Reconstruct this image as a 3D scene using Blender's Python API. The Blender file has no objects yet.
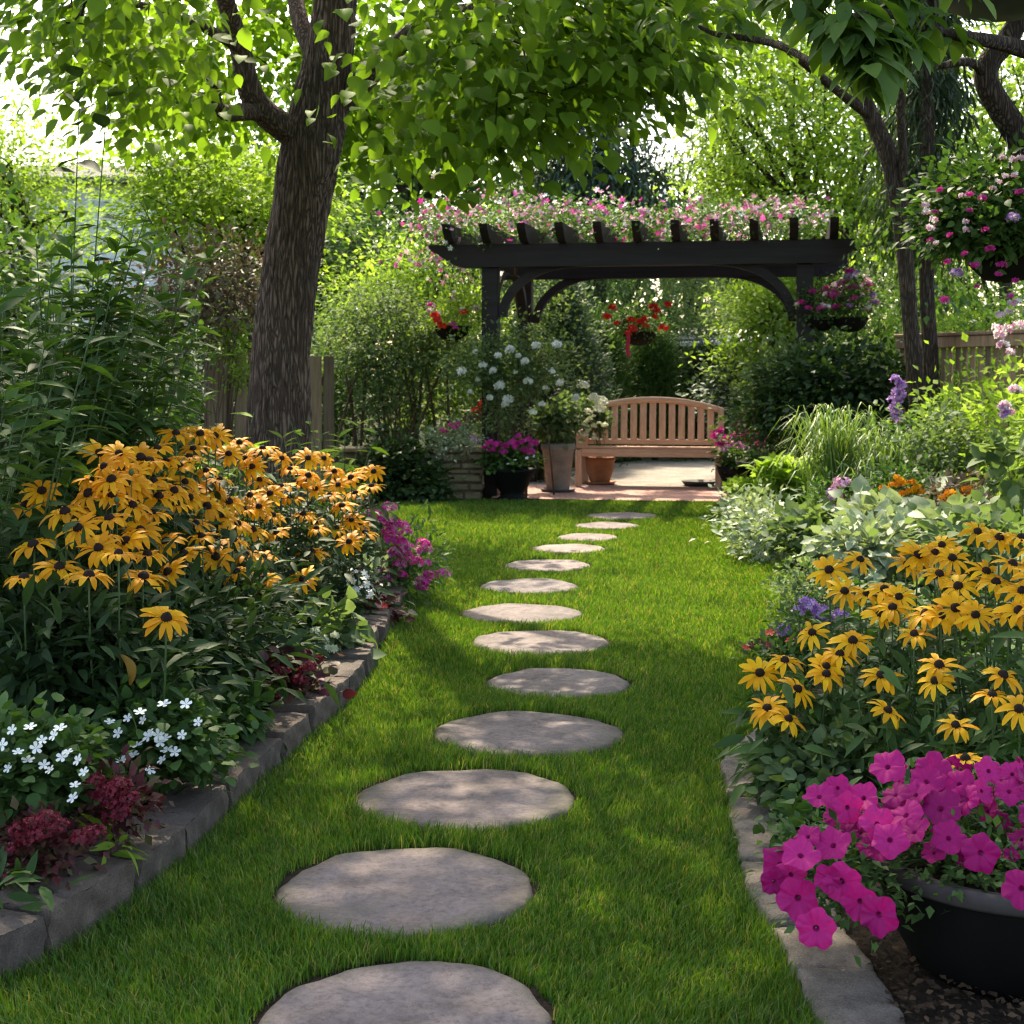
import bpy, math, random
import numpy as np
from mathutils import Vector, Matrix
R = math.radians
sc = bpy.context.scene
col = sc.collection
# ------------------------------------------------------------------ camera
F_PX, HY, CAM_H = 1500.0, 370.0, 1.3
cam_d = bpy.data.cameras.new('camera')
cam = bpy.data.objects.new('camera', cam_d); col.objects.link(cam)
cam.location = (0, 0, CAM_H); cam.rotation_euler = (R(90), 0, 0)
cam_d.sensor_width = 36; cam_d.lens = 36 * F_PX / 1024
cam_d.shift_y = -(512 - HY) / 1024
cam_d.clip_start = 0.05; cam_d.clip_end = 2000
cam_d.dof.use_dof = True; cam_d.dof.focus_distance = 4.0; cam_d.dof.aperture_fstop = 11.0
sc.camera = cam
# ------------------------------------------------------------------ light
SUN_EL, SUN_AZ = 50.0, -12.0
world = bpy.data.worlds.new('World'); sc.world = world; world.use_nodes = True
wn = world.node_tree; wn.nodes.clear()
wo = wn.nodes.new('ShaderNodeOutputWorld'); wb = wn.nodes.new('ShaderNodeBackground'); ws = wn.nodes.new('ShaderNodeTexSky')
ws.sky_type = 'NISHITA'; ws.sun_disc = False; ws.sun_elevation = R(SUN_EL); ws.sun_rotation = R(SUN_AZ)
ws.air_density = 1.0; ws.dust_density = 3.0; ws.ozone_density = 1.0
wb.inputs['Strength'].default_value = 0.15
wn.links.new(ws.outputs[0], wb.inputs[0]); wn.links.new(wb.outputs[0], wo.inputs[0])
sd = bpy.data.lights.new('sun', 'SUN'); sd.energy = 2.9; sd.angle = R(0.6); sd.color = (1.0, 0.93, 0.80)
sun = bpy.data.objects.new('sun', sd); col.objects.link(sun)
S = Vector((math.sin(R(SUN_AZ)) * math.cos(R(SUN_EL)), math.cos(R(SUN_AZ)) * math.cos(R(SUN_EL)), math.sin(R(SUN_EL))))
sun.rotation_euler = S.to_track_quat('Z', 'Y').to_euler(); sun.location = S * 40
vs = sc.view_settings; vs.view_transform = 'Standard'; vs.look = 'None'; vs.gamma = 1.0; vs.exposure = 2.15
vs.use_white_balance = True; vs.white_balance_temperature = 7400; vs.white_balance_tint = 8
cy = sc.cycles
cy.max_bounces = 7; cy.diffuse_bounces = 4; cy.glossy_bounces = 2; cy.transmission_bounces = 5; cy.transparent_max_bounces = 4
cy.caustics_reflective = False; cy.caustics_refractive = False; cy.sample_clamp_indirect = 6.0
cy.filter_width = 1.2; cy.use_denoising = True; cy.denoiser = 'OPENIMAGEDENOISE'; cy.denoising_input_passes = 'RGB_ALBEDO_NORMAL'

# ------------------------------------------------------------------ helpers
def at(px, py, d):
    return Vector(((px - 512) * d / F_PX, d, CAM_H - (py - HY) * d / F_PX))
def gd(py): return CAM_H * F_PX / (py - HY)
def gpt(px, py): return at(px, py, gd(py))
def nrm(a):
    a = np.asarray(a, float)
    return a / np.maximum(np.linalg.norm(a, axis=-1, keepdims=True), 1e-9)

class MB:
    """collects geometry and builds ONE mesh"""
    def __init__(s): s.V = []; s.F = {}; s.n = 0
    def add(s, V, F, mat=0):
        V = np.asarray(V, float).reshape(-1, 3)
        for k, f in F.items():
            f = np.asarray(f, np.int64).reshape(-1, k)
            if len(f): s.F.setdefault(k, []).append((f + s.n, np.full(len(f), mat)))
        s.V.append(V); s.n += len(V)
    def mesh(s, name, mats, smooth=True):
        me = bpy.data.meshes.new(name)
        V = np.concatenate(s.V) if s.V else np.zeros((0, 3))
        loops, starts, mi, pos = [], [], [], 0
        for k in sorted(s.F):
            f = np.concatenate([a for a, _ in s.F[k]]); m = np.concatenate([b for _, b in s.F[k]])
            loops.append(f.ravel()); starts.append(pos + np.arange(len(f)) * k); mi.append(m); pos += f.size
        loops = np.concatenate(loops); starts = np.concatenate(starts); mi = np.concatenate(mi)
        me.vertices.add(len(V)); me.vertices.foreach_set('co', V.ravel().astype(np.float32))
        me.loops.add(len(loops)); me.loops.foreach_set('vertex_index', loops.astype(np.int32))
        me.polygons.add(len(starts)); me.polygons.foreach_set('loop_start', starts.astype(np.int32))
        for m in (mats if isinstance(mats, (list, tuple)) else [mats]): me.materials.append(m)
        me.polygons.foreach_set('material_index', mi.astype(np.int32))
        me.polygons.foreach_set('use_smooth', np.full(len(starts), smooth))
        me.update(calc_edges=True); me.validate()
        return me
    def build(s, name, mats, parent=None, smooth=True):
        return link(name, s.mesh(name, mats, smooth), parent)
def link(name, me, parent=None, loc=None, rz=0.0, sc_=1.0):
    o = bpy.data.objects.new(name, me); col.objects.link(o)
    if parent is not None: o.parent = parent
    if loc is not None: o.location = loc
    if rz: o.rotation_euler = (0, 0, rz)
    if sc_ != 1.0: o.scale = (sc_,) * 3
    return o
def tag(o, label=None, cat=None, group=None, kind=None):
    if label: o['label'] = label
    if cat: o['category'] = cat
    if group: o['group'] = group
    if kind: o['kind'] = kind
    return o
def thing(name, label, cat, loc=(0, 0, 0), rz=0.0, group=None):
    o = bpy.data.objects.new(name, None); col.objects.link(o); o.empty_display_size = 0.1
    o.location = loc; o.rotation_euler = (0, 0, rz)
    return tag(o, label, cat, group)

BOXF = None
def box(m, c, size, rz=0.0, bev=0.004, mat=0, rx=0.0, ry=0.0):
    hx, hy, hz = [v / 2 for v in size]; b = min(bev, hx * .45, hy * .45, hz * .45)
    V = []; idx = {}
    for sx in (-1, 1):
        for sy in (-1, 1):
            for sz in (-1, 1):
                for a in range(3):
                    p = [sx * hx, sy * hy, sz * hz]
                    for k in range(3):
                        if k != a: p[k] -= (sx, sy, sz)[k] * b
                    idx[(sx, sy, sz, a)] = len(V); V.append(p)
    q, t = [], []
    for a in range(3):
        o1, o2 = (a + 1) % 3, (a + 2) % 3
        for s in (-1, 1):
            f = []
            for (u, w) in ((-1, -1), (1, -1), (1, 1), (-1, 1)):
                k = [0, 0, 0]; k[a] = s; k[o1] = u; k[o2] = w
                f.append(idx[(*k, a)])
            q.append(f if s > 0 else f[::-1])
        for u in (-1, 1):
            for w in (-1, 1):
                k0 = [0] * 3; k1 = [0] * 3
                k0[a] = -1; k1[a] = 1; k0[o1] = k1[o1] = u; k0[o2] = k1[o2] = w
                f = [idx[(*k0, o1)], idx[(*k1, o1)], idx[(*k1, o2)], idx[(*k0, o2)]]
                q.append(f if u * w > 0 else f[::-1])
    for sx in (-1, 1):
        for sy in (-1, 1):
            for sz in (-1, 1):
                f = [idx[(sx, sy, sz, a)] for a in range(3)]
                t.append(f if sx * sy * sz > 0 else f[::-1])
    M = Matrix.Rotation(rz, 3, 'Z') @ Matrix.Rotation(ry, 3, 'Y') @ Matrix.Rotation(rx, 3, 'X')
    V = np.array(V) @ np.array(M).T + np.array(c)
    m.add(V, {4: q, 3: t}, mat)
def tube(m, pts, rad, seg=8, mat=0, caps=True, rough=0.0, seed=0):
    P = np.array([list(p) for p in pts], float); n = len(P)
    r = np.full(n, rad) if np.isscalar(rad) else np.array(rad, float)
    T = nrm(np.gradient(P, axis=0))
    ref = np.array([0, 0, 1.0]) if abs(T[0][2]) < .9 else np.array([1.0, 0, 0])
    X = np.zeros_like(P); x = nrm(np.cross(ref, T[0]))
    for i in range(n):
        x = nrm(x - T[i] * np.dot(x, T[i])); X[i] = x
    Y = np.cross(T, X)
    a = np.linspace(0, 2 * np.pi, seg, endpoint=False)
    rr = r[:, None] * np.ones(seg)[None]
    if rough:
        rg = np.random.default_rng(seed); ph = rg.uniform(0, 6.28, 6); s = np.arange(n)[:, None]
        rr = rr * (1 + rough * (np.sin(2 * a + ph[0] + s * .21) + .7 * np.sin(3 * a + ph[1] - s * .17) + .5 * np.sin(5 * a + ph[2] + s * .4)))
    V = P[:, None] + rr[..., None] * (np.cos(a)[None, :, None] * X[:, None] + np.sin(a)[None, :, None] * Y[:, None])
    V = V.reshape(-1, 3)
    i = np.arange(n - 1)[:, None] * seg; j = np.arange(seg)[None]; k = (j + 1) % seg
    q = np.stack([i + j, i + k, i + seg + k, i + seg + j], -1).reshape(-1, 4)
    F = {4: q}
    if caps:
        V = np.vstack([V, P[:1], P[-1:]]); c0, c1 = n * seg, n * seg + 1
        jj = np.arange(seg); kk = (jj + 1) % seg
        F[3] = np.vstack([np.stack([kk, jj, np.full(seg, c0)], -1), np.stack([(n - 1) * seg + jj, (n - 1) * seg + kk, np.full(seg, c1)], -1)])
    m.add(V, F, mat)
def lathe(m, prof, seg=32, c=(0, 0, 0), mat=0, wob=0.0):
    n = len(prof); a = np.linspace(0, 2 * np.pi, seg, endpoint=False)
    V = np.array([[r * math.cos(t) * (1 + wob * math.sin(3 * t)), r * math.sin(t), z] for r, z in prof for t in a]) + np.array(c)
    i = np.arange(n - 1)[:, None] * seg; j = np.arange(seg)[None]; k = (j + 1) % seg
    m.add(V, {4: np.stack([i + j, i + k, i + seg + k, i + seg + j], -1).reshape(-1, 4)}, mat)
def spline(pts, n):
    P = np.array([list(p) for p in pts], float); k = len(P)
    out = []
    Q = np.vstack([2 * P[0] - P[1], P, 2 * P[-1] - P[-2]])
    for t in np.linspace(0, k - 1 - 1e-6, n):
        i = int(t); u = t - i; p0, p1, p2, p3 = Q[i:i + 4]
        out.append(.5 * (2 * p1 + (p2 - p0) * u + (2 * p0 - 5 * p1 + 4 * p2 - p3) * u * u + (3 * p1 - p0 - 3 * p2 + p3) * u ** 3))
    return np.array(out)
def leaf_t(rows, fold=.15, droop=.12, stalk=0.0):
    """leaf lying along +y, normal +z; rows = [(t, halfwidth)...] inner rows"""
    V = [(0, 0, 0)]; q, t3 = [], []
    z = lambda t: -droop * t * t
    for t, w in rows: V += [(-w, t, z(t) + fold * w), (0, t, z(t)), (w, t, z(t) + fold * w)]
    V.append((0, 1, z(1))); n = len(rows); tip = len(V) - 1
    t3 += [(0, 2, 1), (0, 3, 2)]
    for i in range(n - 1):
        b = 1 + 3 * i
        q += [(b, b + 1, b + 4, b + 3), (b + 1, b + 2, b + 5, b + 4)]
    b = 1 + 3 * (n - 1); t3 += [(b, b + 1, tip), (b + 1, b + 2, tip)]
    return np.array(V, float), {4: np.array(q).reshape(-1, 4), 3: np.array(t3)}
LF_OVATE = leaf_t([(.18, .24), (.42, .33), (.72, .2)], .2, .18)
LF_SIMPLE = leaf_t([(.42, .3)], .25, .15)
LF_CANOPY = [leaf_t([(.12, .2), (.3, .34), (.55, .33), (.8, .17)], .25, .30), leaf_t([(.12, .22), (.3, .36), (.55, .31), (.8, .15)], .12, .10), leaf_t([(.15, .18), (.35, .30), (.6, .27), (.82, .13)], .4, .5)]
LF_NARROW = leaf_t([(.2, .07), (.5, .1), (.8, .06)], .3, .3)
LF_LANCE = leaf_t([(.15, .09), (.4, .15), (.7, .1)], .3, .25)
LF_ROUND = leaf_t([(.12, .3), (.4, .45), (.75, .3)], .18, .2)
LF_HEART = leaf_t([(.06, .28), (.3, .46), (.65, .3)], .22, .3)
LF_BLADE = leaf_t([(.25, .012), (.5, .012), (.75, .008)], .3, .35)
PETAL = leaf_t([(.35, .2), (.75, .24)], .1, .2)
def five_petal(n=5, cup=.15, w=.36):
    V = [(0, 0, 0)]; t3 = []; q = []
    for i in range(n):
        a = 2 * math.pi * i / n; c, s = math.cos(a), math.sin(a)
        b = len(V)
        for (u, v, z) in ((-w * .8, .5, cup * .5), (w * .8, .5, cup * .5), (w * .75, .92, cup), (0, 1.0, cup * .9), (-w * .75, .92, cup)):
            V.append((u * c - v * s, u * s + v * c, z))
        t3 += [(0, b + 1, b)]; q += [(b, b + 1, b + 2, b + 3)]; t3 += [(b, b + 3, b + 4)]
    return np.array(V), {4: np.array(q), 3: np.array(t3)}
FLOWER5 = five_petal()
FLOWER4 = five_petal(4, .1, .45)
def scatter(m, T, P, D, N, S, mat=0):
    Vt, Fs = T; P = np.asarray(P, float)
    if len(P) == 0: return
    y = nrm(D); N = np.asarray(N, float)
    z = nrm(N - (N * y).sum(-1, keepdims=True) * y); x = np.cross(y, z)
    S = np.broadcast_to(np.asarray(S, float), (len(P),))
    V = P[:, None] + S[:, None, None] * (Vt[None, :, :1] * x[:, None] + Vt[None, :, 1:2] * y[:, None] + Vt[None, :, 2:3] * z[:, None])
    k = len(Vt); off = (np.arange(len(P)) * k)[:, None, None]
    m.add(V.reshape(-1, 3), {s: (f[None] + off).reshape(-1, s) for s, f in Fs.items() if len(f)}, mat)
def rdir(g, n): return nrm(g.normal(size=(n, 3)))
def ell_points(g, n, power=.45, zmin=-1.0):
    d = rdir(g, n * 2); d = d[d[:, 2] > zmin][:n]
    lump = 1 + .14 * np.sin(3.1 * d[:, 0] + 1.7) * np.cos(2.7 * d[:, 1]) + .1 * np.sin(6 * d[:, 2] + 4 * d[:, 0])
    r = g.uniform(0, 1, len(d)) ** power
    return d * (r * lump)[:, None], d
def clump_leaves(m, T, g, C, Dout, per, cr, size, mat=0, up=.8, droop=.1, rnd=.7, flat=.7):
    n = len(C) * per
    c = np.repeat(np.asarray(C, float), per, 0); do = np.repeat(np.asarray(Dout, float), per, 0)
    off = g.normal(size=(n, 3)) * np.array([1, 1, flat]) * cr * .5
    D = do * .7 + rdir(g, n) * rnd + np.array([0, 0, -droop]) + nrm(off) * .5
    N = np.array([0, 0, up]) + do * .35 + rdir(g, n) * .55
    scatter(m, T, c + off, D, N, size * g.uniform(.65, 1.25, n), mat)
def pip(x, y, poly):
    poly = np.asarray(poly); inside = np.zeros(len(x), bool); j = len(poly) - 1
    for i in range(len(poly)):
        xi, yi = poly[i]; xj, yj = poly[j]
        with np.errstate(divide='ignore', invalid='ignore'):
            inside ^= ((yi > y) != (yj > y)) & (x < (xj - xi) * (y - yi) / (yj - yi + 1e-12) + xi)
        j = i
    return inside

# ------------------------------------------------------------------ materials
class NT:
    def __init__(s, name):
        s.m = bpy.data.materials.new(name); s.m.use_nodes = True; s.t = s.m.node_tree; s.t.nodes.clear()
        s.out = s.n('ShaderNodeOutputMaterial')
    def n(s, typ, **kw):
        o = s.t.nodes.new(typ)
        for k, v in kw.items():
            if k in o.inputs.keys(): o.inputs[k].default_value = v
            else: setattr(o, k, v)
        return o
    def l(s, a, b): s.t.links.new(a, b)
    def ramp(s, fac, stops):
        r = s.n('ShaderNodeValToRGB'); e = r.color_ramp.elements
        while len(e) < len(stops): e.new(.5)
        for i, (p, c) in enumerate(stops): e[i].position = p; e[i].color = (*c, 1)
        s.l(fac, r.inputs[0]); return r.outputs[0]
    def noise(s, scale, detail=3, rough=.6, vec=None, out='Fac'):
        o = s.n('ShaderNodeTexNoise'); o.inputs['Scale'].default_value = scale; o.inputs['Detail'].default_value = detail; o.inputs['Roughness'].default_value = rough
        if vec is not None: s.l(vec, o.inputs['Vector'])
        return o.outputs[out]
    def coord(s, which='Object', scale=None):
        c = s.n('ShaderNodeTexCoord').outputs[which]
        if scale is None: return c
        mp = s.n('ShaderNodeMapping'); mp.inputs['Scale'].default_value = scale; s.l(c, mp.inputs[0]); return mp.outputs[0]
    def math(s, op, a, b=None):
        o = s.n('ShaderNodeMath', operation=op)
        for i, v in enumerate((a, b)):
            if v is None: continue
            if isinstance(v, (int, float)): o.inputs[i].default_value = v
            else: s.l(v, o.inputs[i])
        return o.outputs[0]
    def mix(s, fac, a, b, mode='MIX'):
        o = s.n('ShaderNodeMix', data_type='RGBA', blend_type=mode)
        for i, v in ((0, fac), (6, a), (7, b)):
            if isinstance(v, (int, float)): o.inputs[i].default_value = v
            elif isinstance(v, tuple): o.inputs[i].default_value = (*v, 1)
            else: s.l(v, o.inputs[i])
        return o.outputs[2]
    def bump(s, h, strength=.5, dist=.01, nrm_=None):
        b = s.n('ShaderNodeBump'); b.inputs['Strength'].default_value = strength; b.inputs['Distance'].default_value = dist
        s.l(h, b.inputs['Height'])
        if nrm_ is not None: s.l(nrm_, b.inputs['Normal'])
        return b.outputs[0]
    def bsdf(s, color, rough=.6, spec=.4, normal=None, metal=0.0):
        p = s.n('ShaderNodeBsdfPrincipled')
        p.inputs['Specular IOR Level'].default_value = spec; p.inputs['Metallic'].default_value = metal
        if isinstance(color, tuple): p.inputs['Base Color'].default_value = (*color, 1)
        else: s.l(color, p.inputs['Base Color'])
        if isinstance(rough, (int, float)): p.inputs['Roughness'].default_value = rough
        else: s.l(rough, p.inputs['Roughness'])
        if normal is not None: s.l(normal, p.inputs['Normal'])
        return p.outputs[0]
    def done(s, sh): s.l(sh, s.out.inputs[0]); return s.m

def leaf_mat(name, c0, c1, c2, trans=.42, rough=.5, spec=.35, nscale=1.1, tint=(1.25, 1.3, .55)):
    t = NT(name)
    isl = t.n('ShaderNodeNewGeometry').outputs['Random Per Island']
    base = t.ramp(isl, [(.0, c0), (.5, c1), (1., c2)])
    nz = t.noise(nscale, 2, .6, t.coord())
    f = t.ramp(nz, [(.35, (.72, .78, .7)), (.65, (1.25, 1.2, 1.15))])
    colr = t.mix(1.0, base, f, 'MULTIPLY')
    tc = t.mix(1.0, colr, tuple(tint), 'MULTIPLY')
    p = t.bsdf(colr, rough, spec)
    tr = t.n('ShaderNodeBsdfTranslucent'); t.l(tc, tr.inputs[0])
    mx = t.n('ShaderNodeMixShader'); mx.inputs[0].default_value = trans
    t.l(p, mx.inputs[1]); t.l(tr.outputs[0], mx.inputs[2])
    return t.done(mx.outputs[0])
def petunia_mat():
    t = NT('petunia petal'); co = t.coord(); sp = t.n('ShaderNodeSeparateXYZ'); t.l(co, sp.inputs[0])
    ang = t.math('ARCTAN2', sp.outputs[1], sp.outputs[0]); vein = t.math('POWER', t.math('ABSOLUTE', t.math('SINE', t.math('MULTIPLY', ang, 7.5))), 9.0)
    ob = t.n('ShaderNodeObjectInfo').outputs['Random']; nz = t.noise(120, 3, .6, co)
    base = t.ramp(ob, [(0, (.27, .004, .105)), (.5, (.40, .008, .145)), (1, (.52, .020, .20))])
    c = t.mix(t.math('MULTIPLY', t.math('SUBTRACT', 1.0, vein), .0), base, base); c = t.mix(t.math('MULTIPLY', vein, .22), c, (.30, .004, .12)); c = t.mix(.35, c, t.ramp(nz, [(.3, (.7, .7, .75)), (.7, (1.25, 1.3, 1.2))]), 'MULTIPLY')
    p = t.bsdf(c, .6, .2); tr = t.n('ShaderNodeBsdfTranslucent'); t.l(c, tr.inputs[0]); mx = t.n('ShaderNodeMixShader'); mx.inputs[0].default_value = .35
    t.l(p, mx.inputs[1]); t.l(tr.outputs[0], mx.inputs[2]); return t.done(mx.outputs[0])
def petal_mat(name, c0, c1, trans=.3, rough=.55):
    t = NT(name)
    isl = t.n('ShaderNodeNewGeometry').outputs['Random Per Island']
    ob = t.n('ShaderNodeObjectInfo').outputs['Random']
    fr = t.math('FRACT', t.math('ADD', isl, ob))
    lo = tuple(v * .8 for v in c0)
    base = t.ramp(fr, [(0, lo), (.5, c0), (1, c1)])
    p = t.bsdf(base, rough, .25)
    tr = t.n('ShaderNodeBsdfTranslucent'); t.l(base, tr.inputs[0])
    mx = t.n('ShaderNodeMixShader'); mx.inputs[0].default_value = trans
    t.l(p, mx.inputs[1]); t.l(tr.outputs[0], mx.inputs[2])
    return t.done(mx.outputs[0])
M = {}
M['leaf_canopy'] = leaf_mat('canopy leaf', (.075, .14, .02), (.12, .215, .03), (.18, .30, .05), .56, .62, .1, .6, (1.22, 1.25, .45))
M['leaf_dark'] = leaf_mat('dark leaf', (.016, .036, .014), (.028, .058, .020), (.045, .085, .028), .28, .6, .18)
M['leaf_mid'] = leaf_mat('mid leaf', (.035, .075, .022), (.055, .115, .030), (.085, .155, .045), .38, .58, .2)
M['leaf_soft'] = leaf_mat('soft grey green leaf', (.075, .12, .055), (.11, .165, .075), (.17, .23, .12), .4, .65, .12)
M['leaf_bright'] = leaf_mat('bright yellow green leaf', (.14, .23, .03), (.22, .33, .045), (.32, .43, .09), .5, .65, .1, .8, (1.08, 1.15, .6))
M['leaf_silver'] = leaf_mat('silver leaf', (.16, .21, .14), (.24, .30, .21), (.38, .44, .34), .25, .6, .3)
M['leaf_blue'] = leaf_mat('blue green conifer', (.035, .065, .048), (.055, .095, .065), (.085, .13, .09), .2, .6, .25)
M['leaf_conifer'] = leaf_mat('conifer green', (.025, .060, .014), (.042, .092, .018), (.07, .135, .028), .3, .6, .25)
M['leaf_yewdark'] = leaf_mat('dark conifer', (.014, .028, .012), (.024, .045, .018), (.04, .068, .028), .2, .6, .25)
M['leaf_red'] = leaf_mat('burgundy leaf', (.045, .010, .014), (.10, .018, .026), (.07, .07, .025), .3, .5, .3, 3, (1.3, 1, 1))
M['leaf_bronze'] = leaf_mat('bronze leaf', (.09, .065, .045), (.15, .105, .075), (.10, .12, .055), .3, .55, .3, 1, (1.2, 1.1, .9))
M['grass_tall'] = leaf_mat('ornamental grass', (.08, .15, .035), (.13, .21, .055), (.2, .27, .09), .35, .5, .3)
M['yellow'] = petal_mat('golden petal', (.90, .43, .010), (.95, .55, .016), .45)
M['orange_yellow'] = petal_mat('orange yellow petal', (.86, .36, .010), (.93, .48, .016), .48)
def simple(name, c, rough=.6, spec=.4, bumps=None, metal=0.0, var=.25, nscale=8):
    t = NT(name); co = t.coord()
    nz = t.noise(nscale, 4, .65, co)
    lo = tuple(v * (1 - var) for v in c); hi = tuple(v * (1 + var) for v in c)
    colr = t.ramp(nz, [(.3, lo), (.7, hi)])
    nm = t.bump(t.noise(bumps[0], 4, .7, co), bumps[1], bumps[2]) if bumps else None
    return t.done(t.bsdf(colr, rough, spec, nm, metal))
M['cone'] = simple('dark brown cone', (.018, .008, .006), .8, .2, (600, .8, .002))
M['stem'] = simple('green stem', (.05, .09, .025), .6, .3)
M['stem_brown'] = simple('brown stem', (.09, .06, .04), .8, .2)
M['white'] = petal_mat('white petal', (.78, .78, .74), (.85, .85, .82), .25)
M['cream'] = petal_mat('cream petal', (.62, .66, .42), (.78, .78, .62), .25)
M['pink'] = petal_mat('bright pink petal', (.50, .035, .27), (.70, .10, .42), .3)
M['magenta'] = petal_mat('magenta petal', (.50, .012, .20), (.70, .035, .30), .3)
M['mulch'] = leaf_mat('leaf litter', (.028, .018, .012), (.05, .031, .021), (.085, .054, .034), .05, .9, .1)
M['throat'] = simple('petunia throat', (.22, .003, .07), .6, .2)
M['petunia'] = petunia_mat()
M['lilac'] = petal_mat('lilac petal', (.42, .26, .52), (.60, .40, .62), .3)
M['purple'] = petal_mat('purple petal', (.26, .10, .42), (.38, .16, .50), .3)
M['palepink'] = petal_mat('pale pink petal', (.62, .26, .42), (.78, .52, .60), .3)
M['red'] = petal_mat('red petal', (.55, .015, .015), (.72, .05, .03), .3)
M['crimson'] = petal_mat('crimson floret', (.13, .010, .022), (.26, .022, .045), .25)
M['orange'] = petal_mat('orange petal', (.75, .18, .01), (.85, .38, .02), .3)

def bark_mat(name, dark, light, s=1.0):
    t = NT(name)
    v = t.n('ShaderNodeTexVoronoi', feature='DISTANCE_TO_EDGE'); v.inputs['Scale'].default_value = 44 * s
    cmap = t.coord('Object', (1.0, 1.0, .11))
    wob = t.noise(5 * s, 3, .6, cmap, 'Color')
    cm = t.mix(.16, cmap, wob, 'ADD'); t.l(cm, v.inputs['Vector'])
    h = t.ramp(v.outputs['Distance'], [(0, (0, 0, 0)), (.22, (.75,) * 3), (.55, (1,) * 3)])
    fine = t.noise(90 * s, 5, .7, t.coord('Object', (1, 1, .35)))
    big = t.noise(2.2, 3, .6, t.coord())
    c = t.ramp(h, [(0, tuple(x * .55 for x in dark)), (.5, dark), (1, light)])
    c = t.mix(.6, c, t.ramp(fine, [(.3, (.55, .55, .55)), (.7, (1.3, 1.27, 1.25))]), 'MULTIPLY')
    c = t.mix(.5, c, t.ramp(big, [(.35, (.75, .78, .75)), (.65, (1.15, 1.1, 1.05))]), 'MULTIPLY')
    hh = t.math('ADD', h, t.math('MULTIPLY', fine, .35))
    return t.done(t.bsdf(c, .9, .15, t.bump(hh, 1.0, .016 / s)))
M['bark'] = bark_mat('furrowed bark', (.10, .068, .055), (.205, .140, .110))
M['bark_dark'] = bark_mat('dark bark', (.06, .042, .034), (.13, .095, .075), 1.3)
def stone_mat(name, a, b, c, nscale=6, bump=.35, layered=True, rough=.85, rim=False):
    t = NT(name); co = t.coord()
    oi = t.n('ShaderNodeObjectInfo').outputs['Random']
    vadd = t.n('ShaderNodeVectorMath', operation='ADD'); cmb = t.n('ShaderNodeCombineXYZ')
    t.l(t.math('MULTIPLY', oi, 37.0), cmb.inputs[0]); t.l(t.math('MULTIPLY', oi, 11.0), cmb.inputs[1])
    t.l(co, vadd.inputs[0]); t.l(cmb.outputs[0], vadd.inputs[1]); vec = vadd.outputs[0]
    n1 = t.noise(nscale, 6, .65, vec); n2 = t.noise(nscale * 14, 5, .7, vec)
    colr = t.ramp(n1, [(.28, a), (.5, b), (.74, c)])
    n5 = t.noise(420, 3, .8, vec); colr = t.mix(.75, colr, t.ramp(n2, [(.34, (.58,) * 3), (.5, (1,) * 3), (.68, (1.25,) * 3)]), 'MULTIPLY'); colr = t.mix(.6, colr, t.ramp(n5, [(.36, (.5,) * 3), (.5, (1,) * 3), (.66, (1.45,) * 3)]), 'MULTIPLY')
    tone = t.ramp(oi, [(0, (.80, .82, .84)), (1, (1.22, 1.16, 1.1))]); colr = t.mix(1.0, colr, tone, 'MULTIPLY')
    h = t.math('ADD', t.math('MULTIPLY', n1, .6), t.math('MULTIPLY', n2, .35))
    if layered:
        w = t.n('ShaderNodeTexWave'); w.inputs['Scale'].default_value = 2.6; w.inputs['Distortion'].default_value = 9; w.inputs['Detail'].default_value = 4; w.inputs['Detail Scale'].default_value = 1.4
        t.l(vec, w.inputs['Vector']); h = t.math('ADD', h, t.math('MULTIPLY', w.outputs['Fac'], .5))
    if rim:
        ln = t.n('ShaderNodeVectorMath', operation='LENGTH'); t.l(co, ln.inputs[0])
        e = t.math('ADD', ln.outputs['Value'], t.math('MULTIPLY', t.math('SUBTRACT', n1, .5), .16)); n3 = t.noise(22, 4, .7, vec)
        mk = t.ramp(t.math('ADD', e, t.math('MULTIPLY', t.math('SUBTRACT', n3, .5), .10)), [(.235, (0, 0, 0)), (.34, (.85,) * 3)])
        colr = t.mix(mk, colr, t.ramp(n3, [(.35, (.045, .042, .03)), (.65, (.085, .082, .045))]))
        n4 = t.noise(2.2, 3, .6, vec); colr = t.mix(t.ramp(n4, [(.55, (0, 0, 0)), (.72, (.6,) * 3)]), colr, (.085, .072, .062))
    return t.done(t.bsdf(colr, rough, .25, t.bump(h, bump, .02)))
M['flag'] = stone_mat('flagstone', (.09, .072, .070), (.165, .133, .130), (.22, .178, .172), 4, .7, True, .85, True)
M['block'] = stone_mat('edging block', (.060, .045, .038), (.092, .071, .060), (.128, .101, .086), 14, .5, False)
M['curb_stone'] = stone_mat('flat edging stone', (.085, .068, .056), (.165, .135, .113), (.25, .21, .18), 12, .9, False)
M['wallstone'] = stone_mat('wall stone', (.13, .10, .065), (.22, .175, .115), (.32, .27, .19), 6, .5, False)
def soil_mat(name, a, b, scale=40):
    t = NT(name); co = t.coord(); n = t.noise(scale, 6, .75, co); n2 = t.noise(3, 3, .6, co)
    c = t.mix(.6, t.ramp(n, [(.3, a), (.7, b)]), t.ramp(n2, [(.3, (.6,) * 3), (.7, (1.3,) * 3)]), 'MULTIPLY')
    return t.done(t.bsdf(c, .95, .1, t.bump(n, .9, .03)))
M['soil'] = soil_mat('bed soil', (.018, .012, .009), (.06, .042, .030))
M['ground'] = soil_mat('garden ground', (.02, .022, .010), (.05, .055, .022), 12)
M['turf'] = soil_mat('turf thatch', (.022, .042, .008), (.05, .095, .018), 60)
M['gravel'] = soil_mat('pale gravel', (.17, .15, .13), (.46, .41, .36), 45)
t = NT('grass blade')
isl = t.n('ShaderNodeNewGeometry').outputs['Random Per Island']
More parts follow.
